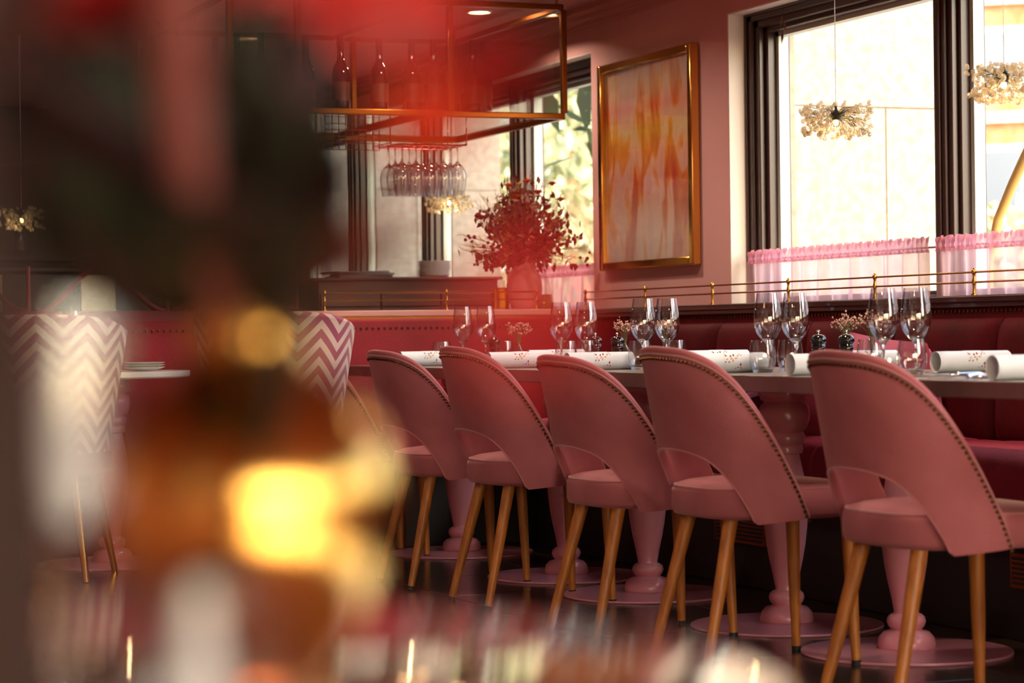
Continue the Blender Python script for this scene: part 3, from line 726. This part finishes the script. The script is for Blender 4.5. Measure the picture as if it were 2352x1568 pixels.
# ---------------------------------------------------------------- framed picture
t = thing('framed_picture', 'tall gold framed abstract orange and red print on the pink pier', 'picture', (XW - .012, 3.665, 1.585), 0)
W2, H2, fw = .465, .45, .035
for nm, bx in (('frame_side', (-.03, .012, -W2, -W2 + fw, -H2, H2)), ('frame_side', (-.03, .012, W2 - fw, W2, -H2, H2)), ('frame_rail', (-.03, .012, -W2 + fw, W2 - fw, H2 - fw, H2)), ('frame_rail', (-.03, .012, -W2 + fw, W2 - fw, -H2, -H2 + fw))):
    obj(nm, B().box(*bx), 'gold', t, bevel=.006)
obj('print', B().box(-.004, .006, -W2 + fw, W2 - fw, -H2 + fw, H2 - fw), 'abstract_print', t)
obj('glazing', B().box(-.012, -.009, -W2 + fw, W2 - fw, -H2 + fw, H2 - fw), 'glass_box', t)

# ---------------------------------------------------------------- hanging bead lamps
def bead_lamp(loc, label, seed, dia=.235, lit=.5, n=150):
    r = random.Random(seed); t = thing('pendant_lamp', label, 'pendant lamp', loc, group='hanging lamps of cream glass petals')
    zc = ZC - loc[2]
    obj('cord', B().tube([(0, 0, .03), (0, 0, zc)], .0013, 6), 'white_paper', t)
    obj('lamp_holder', B().lathe([(0, -.012), (.011, -.012), (.013, 0), (.011, .012), (.005, .022), (.003, .034), (0, .035)], 14), 'wire_dark', t)
    obj('bulb', B().ball((0, 0, -.022), .0095, 10, 8), 'bulb', t)
    wr_ = B(); sh = B()
    for k in range(n):
        a = r.uniform(0, 2 * pi); q = (r.uniform(.12, 1) ** .6) * dia / 2; z = r.uniform(-.070, .036) * (1.15 - .3 * q / (dia / 2))
        p = Vector((q * cos(a), q * sin(a), z)); mid = Vector((p.x * .45 + r.uniform(-.01, .01), p.y * .45 + r.uniform(-.01, .01), z * .4 + r.uniform(0, .016)))
        wr_.tube([(0, 0, 0), mid, p], .0006, 4, False)
        for j in range(2):
            s_ = len(sh.v); L = r.uniform(.007, .011)
            sh.ball((0, 0, 0), L, 7, 5, (1, .62, .8))
            sh.xf(Matrix.Translation(p + Vector((r.gauss(0, .004), r.gauss(0, .004), r.gauss(0, .004)))) @ Euler((r.uniform(0, 6), r.uniform(0, 6), r.uniform(0, 6))).to_matrix().to_4x4(), s_)
    obj('wires', wr_, 'wire_dark', t, kind='stuff'); obj('petals', sh, 'shell_cream', t, kind='stuff')
    l = bpy.data.lights.new('lamp_light', 'POINT'); l.energy = lit; l.color = (1, .7, .35); l.shadow_soft_size = .012
    o = bpy.data.objects.new('lamp_light', l); COL.objects.link(o); o.parent = t; o.location = (0, 0, -.04)
    return t
bead_lamp((.55, 1.307, 1.56), 'cream petal pendant lamp hanging before the stone pillar', 1)
bead_lamp((.55, .335, 1.585), 'cream petal pendant lamp hanging before the orange facade', 2, .22)
bead_lamp((.79, 5.55, 1.535), 'cream petal pendant lamp beside the dried flower bouquet', 3, .24, .8)
bead_lamp((-1.224, 6.0, 1.46), 'dim petal pendant lamp in the dark bar, beside the grey column', 4, .24, 1.0, 90)
bead_lamp((-.64, 6.0, 1.36), 'dim petal pendant lamp in the dark bar, lower of the two', 5, .2, .8, 80)

# small leaf garland at the window head and the curved golden ornament
t = thing('leaf_garland', 'brown paper leaves dangling at the window head', 'decoration', (1.06, 2.60, 2.06))
obj('thread', B().tube([(0, 0, -.09), (0, 0, .06)], .0006, 4), 'wire_dark', t)
for k, (dy, dz, a) in enumerate(((.012, -.01, .4), (-.012, -.03, -.5), (.008, -.07, .2))):
    obj('leaf', B().add([(0, dy + q[0] * cos(a) - q[1] * sin(a), dz + q[0] * sin(a) + q[1] * cos(a)) for q in ((0, .026), (.010, .004), (.0, -.026), (-.010, .004))], [(0, 1, 2, 3)]), 'dried_brown', t, solid=.001)
t = thing('curved_ornament', 'curved golden blade rising outside behind the cafe curtain', 'ornament', (1.45, 1.80, -.25))
obj('blade', B().tube([(0, .03, 0), (0, .02, .9), (0, 0, 1.35), (0, -.06, 1.5), (0, -.155, 1.62), (0, -.27, 1.75), (0, -.42, 1.87), (0, -.62, 1.96)], [.02, .02, .016, .017, .018, .019, .018, .01], 10), 'gold_leaf', t)
obj('foot', B().lathe([(0, 0), (.09, 0), (.09, .02), (.03, .04), (0, .04)], 24, (0, .03, 0)), 'gold_leaf', t)

# ---------------------------------------------------------------- glass cabinet hung over the bar, bottles, rack
GX0, GX1, GY0, GY1, GZ0, GZ1 = -.74, .745, 4.0, 5.3, 1.80, 2.27
t = thing('hanging_glass_cabinet', 'brass framed glass cabinet hanging from the ceiling over the bar', 'cabinet', (0, 4.0, GZ0))
e = .013; H = GZ1 - GZ0; D = GY1 - GY0
for z in (0, H):
    for y in (0, D): obj('brass_rail', B().box(GX0, GX1, y - e, y + e, z - e, z + e), 'aged_brass', t, bevel=.004)
    for x in (GX0, .13, GX1): obj('brass_rail', B().box(x - e, x + e, e, D - e, z - e, z + e), 'aged_brass', t, bevel=.004)
for x in (GX0, -.45, .22, GX1):
    for y in (0, D): obj('brass_post', B().box(x - e, x + e, y - e, y + e, e, H - e), 'aged_brass', t, bevel=.004)
obj('front_pane', B().box(GX0, GX1, -.002, .002, e, H - e), 'glass_box', t); obj('side_pane', B().box(GX1 - .002, GX1 + .002, e, D - e, e, H - e), 'glass_box', t)
obj('shelf_pane', B().box(GX0 + e, GX1 - e, e, D - e, .004, .012), 'glass_box', t)
for x in (GX0 + .02, GX1 - .02):
    for y in (.02, D - .02): obj('hanger_rod', B().tube([(x, y, H), (x, y, ZC - GZ0)], .006, 8), 'aged_brass', t)
def bottle(loc, label, group, s=1.0, m='bottle_dark'):
    t = thing('bottle', label, 'bottle', loc, group=group)
    obj('glass', B().lathe([(0, 0), (.036, 0), (.038, .006), (.038, .165), (.034, .19), (.020, .215), (.0145, .235), (.0135, .285), (0, .285)], 24), m, t)
    obj('cap', B().lathe([(.015, .283), (.0155, .285), (.0155, .325), (.0, .327)], 18), 'bottle_cap', t)
    obj('label_band', B().openlathe([(.0385, .05), (.0385, .13)], 24), 'red_wood', t)
    t.scale = (s, s, s); return t
zsh = GZ0 + .0125
bp = bottle((.22, 4.2, zsh), 'dark liqueur bottle standing in the hanging glass cabinet', 'bottles in the hanging glass cabinet')
for x, y in ((.305, 4.22), (.395, 4.18), (.465, 4.24), (.12, 4.2), (-.02, 4.22), (-.2, 4.2), (-.35, 4.22), (-.55, 4.2), (-.64, 4.24)): dup(bp, (x, y, zsh), rnd.uniform(0, 6))
t = thing('glass_rack', 'dark wire rack for stemware hanging below the glass cabinet', 'rack', (.36, 4.6, 1.70))
for y in (0, .06, .12, .18, .24): obj('wire', B().tube([(-.20, y, .018), (.16, y, .018)], .003, 6), 'steel_wire', t)
for x in (-.2, -.08, .04, .16): obj('cross_wire', B().tube([(x, -.01, .024), (x, .25, .024)], .003, 6), 'steel_wire', t)
for x, y in ((-.2, 0), (.16, 0), (-.2, .24), (.16, .24)): obj('hook', B().tube([(x, y, .02), (x, y, .098)], .003, 6), 'steel_wire', t)
for k, (x, y) in enumerate([(.215 + .066 * i, 4.61 + .09 * j) for j in range(3) for i in range(5)]):
    o = dup(PROTO['wine'], (x, y, 1.722)); o.rotation_euler = (pi, 0, k * .5); o['group'] = 'wine glasses hanging in the rack'; o['label'] = 'wine glass hanging upside down in the wire rack'
t = thing('basket_rack', 'reddish wire basket rack hanging left of the stemware', 'rack', (.06, 4.75, 1.70))
for z in (0, .03, .06, .09): obj('wire', B().tube([(-.16, 0, z), (.1, 0, z)], .0025, 6), 'steel_wire', t)
for i in range(9): obj('upright', B().tube([(-.16 + .0325 * i, 0, 0), (-.16 + .0325 * i, 0, .10)], .0025, 6), 'steel_wire', t)

# ---------------------------------------------------------------- service counter behind the back banquette
t = thing('service_counter', 'reddish wooden drawer counter behind the pink shelf', 'counter', (.40, 5.0, 0))
obj('carcass', B().box(-.46, .43, .012, .55, 0, 1.12), 'red_wood', t, bevel=.004)
obj('worktop', B().box(-.48, .45, -.005, .56, 1.12, 1.135), 'red_wood', t, bevel=.004)
for i in range(3):
    for j in range(4):
        dr = obj('drawer', B().box(-.452 + .295 * i, -.165 + .295 * i, -.006, .012, 1.06 - .066 * j - .06, 1.06 - .066 * j + .0), 'red_wood', t, bevel=.003)
for k in range(12):
    o = obj('dinner_plate', B().lathe([(0, 0), (.05, 0), (.078, .008), (.082, .010), (.078, .0105), (.05, .003), (0, .003)], 28), 'white_china', None, (.58 + rnd.uniform(-.003, .003), 5.2, 1.136 + .0062 * k))
    tag(o, 'white plate in the tall stack on the drawer counter', 'plate', 'plates stacked on the drawer counter')
for k, (dx, a) in enumerate(((0, 3), (.015, -4), (-.02, 8))):
    o = obj('serving_tray', B().box(-.13, .13, -.09, .09, 0, .004).box(-.135, -.13, -.095, .095, 0, .010).box(.13, .135, -.095, .095, 0, .010).box(-.13, .13, -.095, -.09, 0, .010).box(-.13, .13, .09, .095, 0, .010), 'tray_grey', None, (.2 + dx, 5.2, 1.136 + .011 * k), (0, 0, R(a)), bevel=.004); tag(o, 'grey tray in the low stack on the drawer counter', 'tray', 'trays on the drawer counter')
# vase with dried flowers on the pink shelf
VX, VY, VZ = .705, 4.38, .971
t = thing('flower_vase', 'pale pink ceramic vase on the shelf holding dried flowers', 'vase', (VX, VY, VZ))
obj('body', B().lathe([(0, 0), (.052, 0), (.062, .01), (.074, .05), (.079, .09), (.078, .12), (.068, .155), (.05, .18), (.044, .195), (.043, .225), (.047, .24), (.043, .24), (.038, .22), (0, .2)], 36), 'vase_pink', t)
t = thing('dried_bouquet', 'dried bouquet of dark leaves, grasses and orange flowers in the pink vase', 'bouquet', (VX, VY, VZ + .22))
r = random.Random(5); st = B(); lf = B(); gr = B(); be = B(); rb2 = B()
for k in range(300):
    a = r.uniform(0, 2 * pi); el = r.uniform(.05, 1.3); L = r.uniform(.20, .37) * (1 - .15 * (el / 1.25))
    d = Vector((sin(el) * cos(a), sin(el) * sin(a), cos(el))); tip = d * L; tip.z += .02 - .10 * (el / 1.25) ** 2; bs = Vector((.025 * cos(a), .025 * sin(a), -.02))
    mid = (tip + bs) / 2 + Vector((0, 0, .03)); st.tube([bs, mid, tip], .0009, 4)
    which = k % 5
    if which in (0, 1):
        for j in range(9):
            p = bs.lerp(tip, .35 + .65 * j / 8) + Vector((r.gauss(0, .012), r.gauss(0, .012), r.gauss(0, .012))); e_ = Euler((r.uniform(0, 6), r.uniform(0, 6), r.uniform(0, 6))).to_matrix()
            lf.add([p + e_ @ Vector(q) * .020 for q in ((-1, 0, 0), (0, .55, .1), (1, 0, 0), (0, -.55, .1))], [(0, 1, 2, 3)])
    elif which == 2:
        for j in range(14):
            p = mid.lerp(tip, j / 13); q = p + (d + Vector((r.gauss(0, .3), r.gauss(0, .3), r.gauss(0, .3)))) * .035; gr.tube([p, q], [.0012, .0003], 3)
    elif which == 3 and el > .6:
        for j in range(6): be.ball(tip + Vector((r.gauss(0, .012), r.gauss(0, .012), r.gauss(0, .010))), r.uniform(.006, .010), 6, 5)
    else:
        for j in range(10):
            p = mid.lerp(tip, j / 9); q = p + (d + Vector((r.gauss(0, .4), r.gauss(0, .4), r.gauss(0, .4)))) * .03; rb2.tube([p, q], [.0016, .0004], 3)
obj('stems', st, 'dried_brown', t, kind='stuff'); obj('dark_leaves', lf, 'dried_dark', t, kind='stuff'); obj('grasses', gr, 'dried_brown', t, kind='stuff')
obj('berries', be, 'berry', t, kind='stuff'); obj('straw_grasses', rb2, 'dried_straw', t, kind='stuff')
def bloom(parent, c, rad, m, nm='flower', seed=0, layers=3, np=7, up=(0, 0, 1)):
    r_ = random.Random(seed); b = B(); q = Vector(up).to_track_quat('Z', 'Y').to_matrix().to_4x4()
    for l in range(layers):
        for k in range(np):
            a = 2 * pi * (k + .5 * l) / np; op = .35 + .75 * l / max(1, layers - 1); L = rad * (.75 + .3 * l / layers)
            st_ = len(b.v)
            b.grid(lambda u, v: ((u - .5) * L * .9 * sin(pi * min(1, v * .9 + .12)) , L * v * sin(op * (0.5 + .6 * v)), L * v * cos(op * (.5 + .6 * v)) + .1 * L * (2 * u - 1) ** 2), 5, 6)
            b.xf(Matrix.Translation(Vector(c)) @ q @ Matrix.Rotation(a + r_.uniform(-.1, .1), 4, 'Z'), st_)
    return obj(nm, b, m, parent)
for k, (x, y, z) in enumerate(((-.09, -.05, .32), (-.06, -.06, .27), (.0, -.05, .34), (.12, -.05, .33), (.16, -.05, .26), (.04, -.07, .29))):
    bloom(t, (x, y, z), .028, 'dried_orange', 'orange_flower', k)
bp2 = thing('amber_bottle', 'square amber glass bottle beside the pink vase', 'bottle', (.615, 4.45, VZ))
obj('glass', B().box(-.034, .034, -.03, .03, 0, .10), 'amber', bp2, bevel=.006); obj('rim', B().lathe([(.02, .10), (.022, .104), (.022, .135), (.0, .135)], 18), 'glass_thin', bp2)
t = thing('glass_carafe', 'clear glass carafe right of the pink vase', 'carafe', (.815, 4.44, VZ))
obj('body', B().openlathe([(.0005, .002), (.045, .002), (.05, .01), (.05, .04), (.036, .10), (.02, .16), (.015, .2), (.014, .24), (.017, .25)], 32), 'glass_thin', t)
obj('drink', B().lathe([(0, .004), (.044, .004), (.048, .012), (.048, .04), (.042, .07), (0, .07)], 28), 'dried_straw', t)

# ---------------------------------------------------------------- dark bar beyond, column, scroll screen
struct('trim_2', B().box(-2.15, -1.42, 6.3, 6.9, 0, ZC), 'grey_wall')
t = thing('back_bar', 'dark wooden back bar with shelves against the far wall', 'shelving', (-2.2, 8.9, 0))
obj('back_board', B().box(-2.6, 2.9, .55, .6, 0, 2.25), 'dark_wood', t)
obj('counter', B().box(-2.6, 2.9, -.5, .55, 0, 1.05), 'dark_wood', t, bevel=.01)
for z in (1.35, 1.65, 1.95): obj('shelf', B().box(-2.6, 2.9, .25, .55, z, z + .03), 'dark_wood', t, bevel=.004)
for x in (-2.6, -.8, 1.0, 2.86): obj('upright', B().box(x, x + .04, .24, .55, 1.05, 2.25), 'dark_wood', t)
b2 = bottle((-3.9, 9.28, 1.38), 'bottle standing on the dark back bar shelves', 'bottles on the back bar')
for k in range(17):
    dup(b2, (-3.6 + .25 * k + rnd.uniform(-.05, .05), 9.28, 1.38 + .3 * (k % 2)), rnd.uniform(0, 6), scale=(.8, .8, .8))
struct('wall_partition', B().box(-3.6, -.48, 4.10, 4.2, 0, .98), 'burgundy')
t = thing('scroll_screen', 'burgundy scroll ironwork screen above the back banquette', 'screen', (-1.2, 4.14, .98))
for k, cx in enumerate((-.62, -.05, .5)):
    for s_ in (-1, 1):
        pts = [Vector((cx + s_ * (.26 - .26 * (i / 12)), 0, .18 * (.5 - .5 * cos(pi * i / 12)))) for i in range(13)]
        obj('scroll', B().tube(pts, .011, 8), 'burgundy', t)
    obj('post', B().tube([(cx + .27, 0, 0), (cx + .27, 0, .18)], .009, 8), 'burgundy', t)
t = thing('sideboard', 'dark sideboard behind the scroll screen', 'sideboard', (-1.3, 5.6, 0))
obj('body', B().box(-.55, .55, -.2, .2, 0, 1.17), 'dark_wood', t, bevel=.008); obj('top', B().box(-.58, .58, -.23, .22, 1.17, 1.2), 'dark_wood', t, bevel=.008)
for k in range(2):
    dr = obj('door', B().box(-.53 + .54 * k, -.01 + .54 * k, -.218, -.2, .06, .9), 'dark_wood', t, bevel=.004); obj('knob', B().ball((-.06 + .12 * k, -.228, .5), .012, 10, 8), 'aged_brass', dr)
for k, (x, w_) in enumerate(((-1.50, .12), (-1.0, .16))):
    o = obj('cream_panel', B().box(-w_ / 2, w_ / 2, -.01, .01, -.1, .1), 'cream_panel', None, (x, 5.36, 1.06), bevel=.003); tag(o, 'cream panel on the sideboard, %s one' % ('narrower' if k == 0 else 'wider'), 'panel')

# chevron chairs with a small table
def chevron_chair(label, loc, rz):
    t = thing('chevron_chair', label, 'armchair', loc, rz, 'chevron armchairs at the small round table')
    def sh(u, v, inn=0):
        th = R(-98 + 196 * u); z = .40 + (.955 - .06 * abs(2 * u - 1) ** 3 - .40) * v
        a = (.215 + .10 * v) - inn; b_ = (.21 + .085 * v) - inn
        return Vector((-a * cos(th), b_ * sin(th), z))
    nu, nv = 40, 14; b = B()
    b.grid(lambda u, v: sh(u, v), nu, nv); b.grid(lambda u, v: sh(u, v, .05), nu, nv); o = nu * nv
    b.f = b.f[:(nu - 1) * (nv - 1)] + [f[::-1] for f in b.f[(nu - 1) * (nv - 1):]]
    for i in range(nu - 1):
        b.f.append((o - nu + i, o - nu + i + 1, 2 * o - nu + i + 1, 2 * o - nu + i)); b.f.append((i + 1, i, o + i, o + i + 1))
    for j in range(nv - 1):
        b.f.append((j * nu, (j + 1) * nu, o + (j + 1) * nu, o + j * nu)); b.f.append(((j + 1) * nu + nu - 1, j * nu + nu - 1, o + j * nu + nu - 1, o + (j + 1) * nu + nu - 1))
    q = obj('backrest', b, 'chevron', t, bevel=.018); me = q.data; uv = me.uv_layers.new(name='UVMap')
    for lp in me.loops:
        p = me.vertices[lp.vertex_index].co; uv.data[lp.index].uv = (math.atan2(p.y, -p.x) * .27 + 2, p.z)
    obj('seat', B().lathe([(0, .38), (.20, .38), (.225, .40), (.228, .45), (.2, .475), (0, .485)], 36), 'chevron', t)
    for sx in (-1, 1):
        for sy in (-1, 1): obj('leg', B().tube([(sx * .13, sy * .13, .38), (sx * .19, sy * .19, 0)], [.02, .012], 12), 'gold', t)
    return t
chevron_chair('chevron upholstered armchair beside the first pink chair', (-.90, 2.86, 0), R(62))
chevron_chair('chevron upholstered armchair farther from the pink chairs', (-1.66, 3.2, 0), R(62))
t = thing('round_side_table', 'small round table in front of the chevron armchairs', 'table', (-1.34, 3.60, 0))
obj('table_top', B().lathe([(0, .715), (.30, .715), (.305, .72), (.305, .74), (0, .745)], 48), 'white_china', t)
obj('pedestal', pm, 'pink_paint', t); obj('base_disc', dm, 'pink_paint', t)
o = dup(PROTO['wine'], (-1.50, 3.55, .745)); o['label'] = 'wine glass on the small round table by the chevron armchairs'
for k in range(3):
    o = obj('side_plate', B().lathe([(0, 0), (.05, 0), (.075, .009), (.08, .011), (.05, .003), (0, .003)], 28), 'white_china', None, (-1.24, 3.46, .7455 + .009 * k)); tag(o, 'white side plate stacked on the small round table', 'plate', 'side plates on the small round table')

# ---------------------------------------------------------------- foreground bistro table, vase and flowers
FW = Vector((sin(YAW), cos(YAW), 0)); RT = Vector((cos(YAW), -sin(YAW), 0))
def near(X, d, z=0.0):
    p = Vector((CAM.x, CAM.y, 0)) + RT * X + FW * d; return Vector((p.x, p.y, z))
mat('bistro_top', rgb(250, 224, 204), .045, .8, **{'Coat Weight': 1.0, 'Coat Roughness': .03})
t = thing('bistro_table', 'small round polished bistro table with the gold vase on it', 'table', near(-.205, .79))
obj('table_top', B().lathe([(0, .728), (.28, .728), (.292, .732), (.295, .74), (.292, .748), (.286, .75), (0, .75)], 96), 'bistro_top', t)
obj('pedestal', pm, 'pink_paint', t); obj('base_disc', dm, 'pink_paint', t)
VASE = near(-.087, .80, .75)
t = thing('gold_vase', 'round polished gold vase on the bistro table', 'vase', VASE)
obj('body', B().lathe([(0, 0), (.021, 0), (.024, .003), (.033, .017), (.043, .038), (.0478, .058), (.0475, .068), (.043, .084), (.034, .096), (.024, .103), (.0205, .108), (.0195, .116), (.0205, .124), (.022, .127), (.0195, .127), (.018, .118), (.018, .106), (0, .09)], 64), 'gold', t)
MOUTH = VASE + Vector((0, 0, .118))
def leaf_blade(name, p0, p1, wd, m, parent, sag=.012):
    p0, p1 = Vector(p0), Vector(p1); d = p1 - p0; side = d.cross(FW).normalized()
    def f(u, v):
        p = p0 + d * v + Vector((0, 0, -sag * v * v)) + FW * (.006 * sin(v * 4))
        return p + side * (u - .5) * wd * sin(pi * min(1, .015 + .985 * v)) ** .9 + FW * (.15 * wd * (2 * u - 1) ** 2)
    return obj(name, B().grid(f, 5, 12), m, parent, solid=.0008)
def pxz(px, py, d):   # sight-line helper: metres right of / above the camera at distance d
    return ((px - 1176) / 5553 * d, .865 + (766 - py) / 5553 * d)
def stem_thing(name, label, cat, tip, m_st, rad=.0016, group='flowers in the gold vase'):
    t = thing(name, label, cat, MOUTH, group=group); v = tip - MOUTH
    obj('stem', B().tube([Vector((v.x * .02, v.y * .02, -.06)), v * .4 + Vector((0, 0, .012)), v], rad, 8), m_st, t)
    return t, v
for k, (px, py, d, rad, m, lb) in enumerate(((880, 40, .60, .025, 'flower_red', 'bright red bloom rising from the gold vase, largest one'),
        (1115, 190, .62, .016, 'flower_dark', 'dark red bud on a long stem from the gold vase'),
        (270, 40, .72, .022, 'flower_dark', 'dark maroon bloom from the gold vase, over the chevron armchair'),
        (640, -60, .68, .022, 'flower_red', 'red bloom standing highest above the gold vase'),
        (1232, 620, .34, .0066, 'flower_red', 'small red bloom drooping forward from the gold vase'),
        (1190, 750, .30, .0066, 'flower_red', 'small red bloom hanging lowest before the pink shelf'),
        (985, 300, .55, .014, 'flower_orange', 'orange red bloom leaning out over the pink chairs'))):
    X, z = pxz(px, py, d); tip = near(X, d, z)
    t, v = stem_thing('red_flower', lb, 'flower', tip, 'leaf_dark')
    bloom(t, v, rad, m, 'petals', k, 3, 7, up=(v.normalized() * .6 + Vector((0, 0, .4)) - FW * .5))
t = thing('pink_stalk', 'thick dusty pink flower stalk standing in the gold vase', 'flower', MOUTH, group='flowers in the gold vase')
pp = [near(X_, d_, z_) - MOUTH for d_, (X_, z_) in ((d_, pxz(a_, b_, d_)) for a_, b_, d_ in ((540, 730, .79), (455, 520, .74), (425, 250, .68), (405, -150, .62)))]
obj('stem', B().tube(pp, [.0055, .006, .0065, .0075], 10), 'stalk_pink', t)
t = thing('foliage', 'dark green and maroon leaves filling the gold vase', 'leaves', MOUTH)
for k, (px, py, d, wd, m) in enumerate(((250, 300, .74, .032, 0), (160, 120, .70, .03, 1), (330, -40, .78, .034, 0), (480, 20, .84, .034, 1), (560, -80, .8, .034, 0), (620, 60, .72, .03, 0), (700, -60, .86, .034, 1),
        (760, 130, .76, .032, 0), (820, 230, .7, .026, 1), (690, 330, .62, .026, 0), (520, 300, .66, .032, 1), (380, 320, .68, .03, 0), (90, 260, .68, .024, 0), (40, 20, .72, .03, 1), (1010, 330, .62, .012, 2), (150, 420, .72, .026, 1), (20, 380, .74, .03, 0), (120, -60, .76, .036, 0), (230, 180, .80, .036, 1), (-40, 200, .72, .03, 1), (300, 430, .7, .024, 0), (60, 130, .82, .036, 0))):
    X, z = pxz(px, py, d); q = near(X, d, z) - MOUTH
    leaf_blade('leaf', (q.x * .05, q.y * .05, .0), q, wd, ('leaf_dark', 'leaf_maroon', 'flower_orange')[m], t)
def near_glass(label, X, d, h, r_):
    t = thing('drinking_glass', label, 'glass', near(X, d, .75))
    obj('body', B().openlathe([(r_ * .75, .006), (r_ * .95, .02), (r_, h * .5), (r_ * .95, h)], 40), 'glass_thin', t)
    obj('base', B().lathe([(0, 0), (r_ * .7, 0), (r_ * .78, .005), (0, .008)], 32), 'glass_solid', t)
    return t
t = thing('drinking_glass', 'clear stemmed glass on the bistro table with a white window glare shape', 'glass', near(-.133, .72, .75))
obj('bowl', B().openlathe([(.0005, .052), (.008, .053), (.016, .062), (.0185, .08), (.0185, .10), (.017, .125)], 36), 'glass_thin', t)
obj('stem', B().lathe([(.005, .004), (.003, .012), (.003, .045), (.007, .0525), (0, .0525)], 14), 'glass_solid', t)
obj('foot', B().lathe([(0, 0), (.024, 0), (.024, .0015), (.008, .004), (0, .0045)], 28), 'glass_solid', t)
near_glass('short clear tumbler on the bistro table beside the gold vase', -.079, .60, .056, .022)

for X_, d_, z_, h_, r_, lb in ((-.133, .72, .810, .050, .0085, 'clear stemmed glass'), (-.079, .60, .7585, .044, .0055, 'short clear tumbler')):  # white solids standing in for window reflections in the glasses
    o = obj('glare_shape', B().lathe([(0, 0), (r_ * .6, 0), (r_ * .95, h_ * .3), (r_, h_ * .6), (r_ * .6, h_ * .95), (0, h_ * 1.04)], 20), 'white_paper', None, near(X_, d_, z_)); tag(o, 'added white shape for window glare in the %s on the bistro table' % lb, 'napkin')
t = thing('dark_bottle', 'dark brown bottle at the rim of the bistro table', 'bottle', near(-.125, .53, .75))
obj('glass', B().lathe([(0, 0), (.022, 0), (.024, .005), (.024, .10), (.02, .125), (.011, .15), (.010, .19), (0, .19)], 32), 'bottle_brown', t)
obj('cap', B().lathe([(.0115, .19), (.0115, .205), (0, .206)], 20), 'bottle_cap', t)
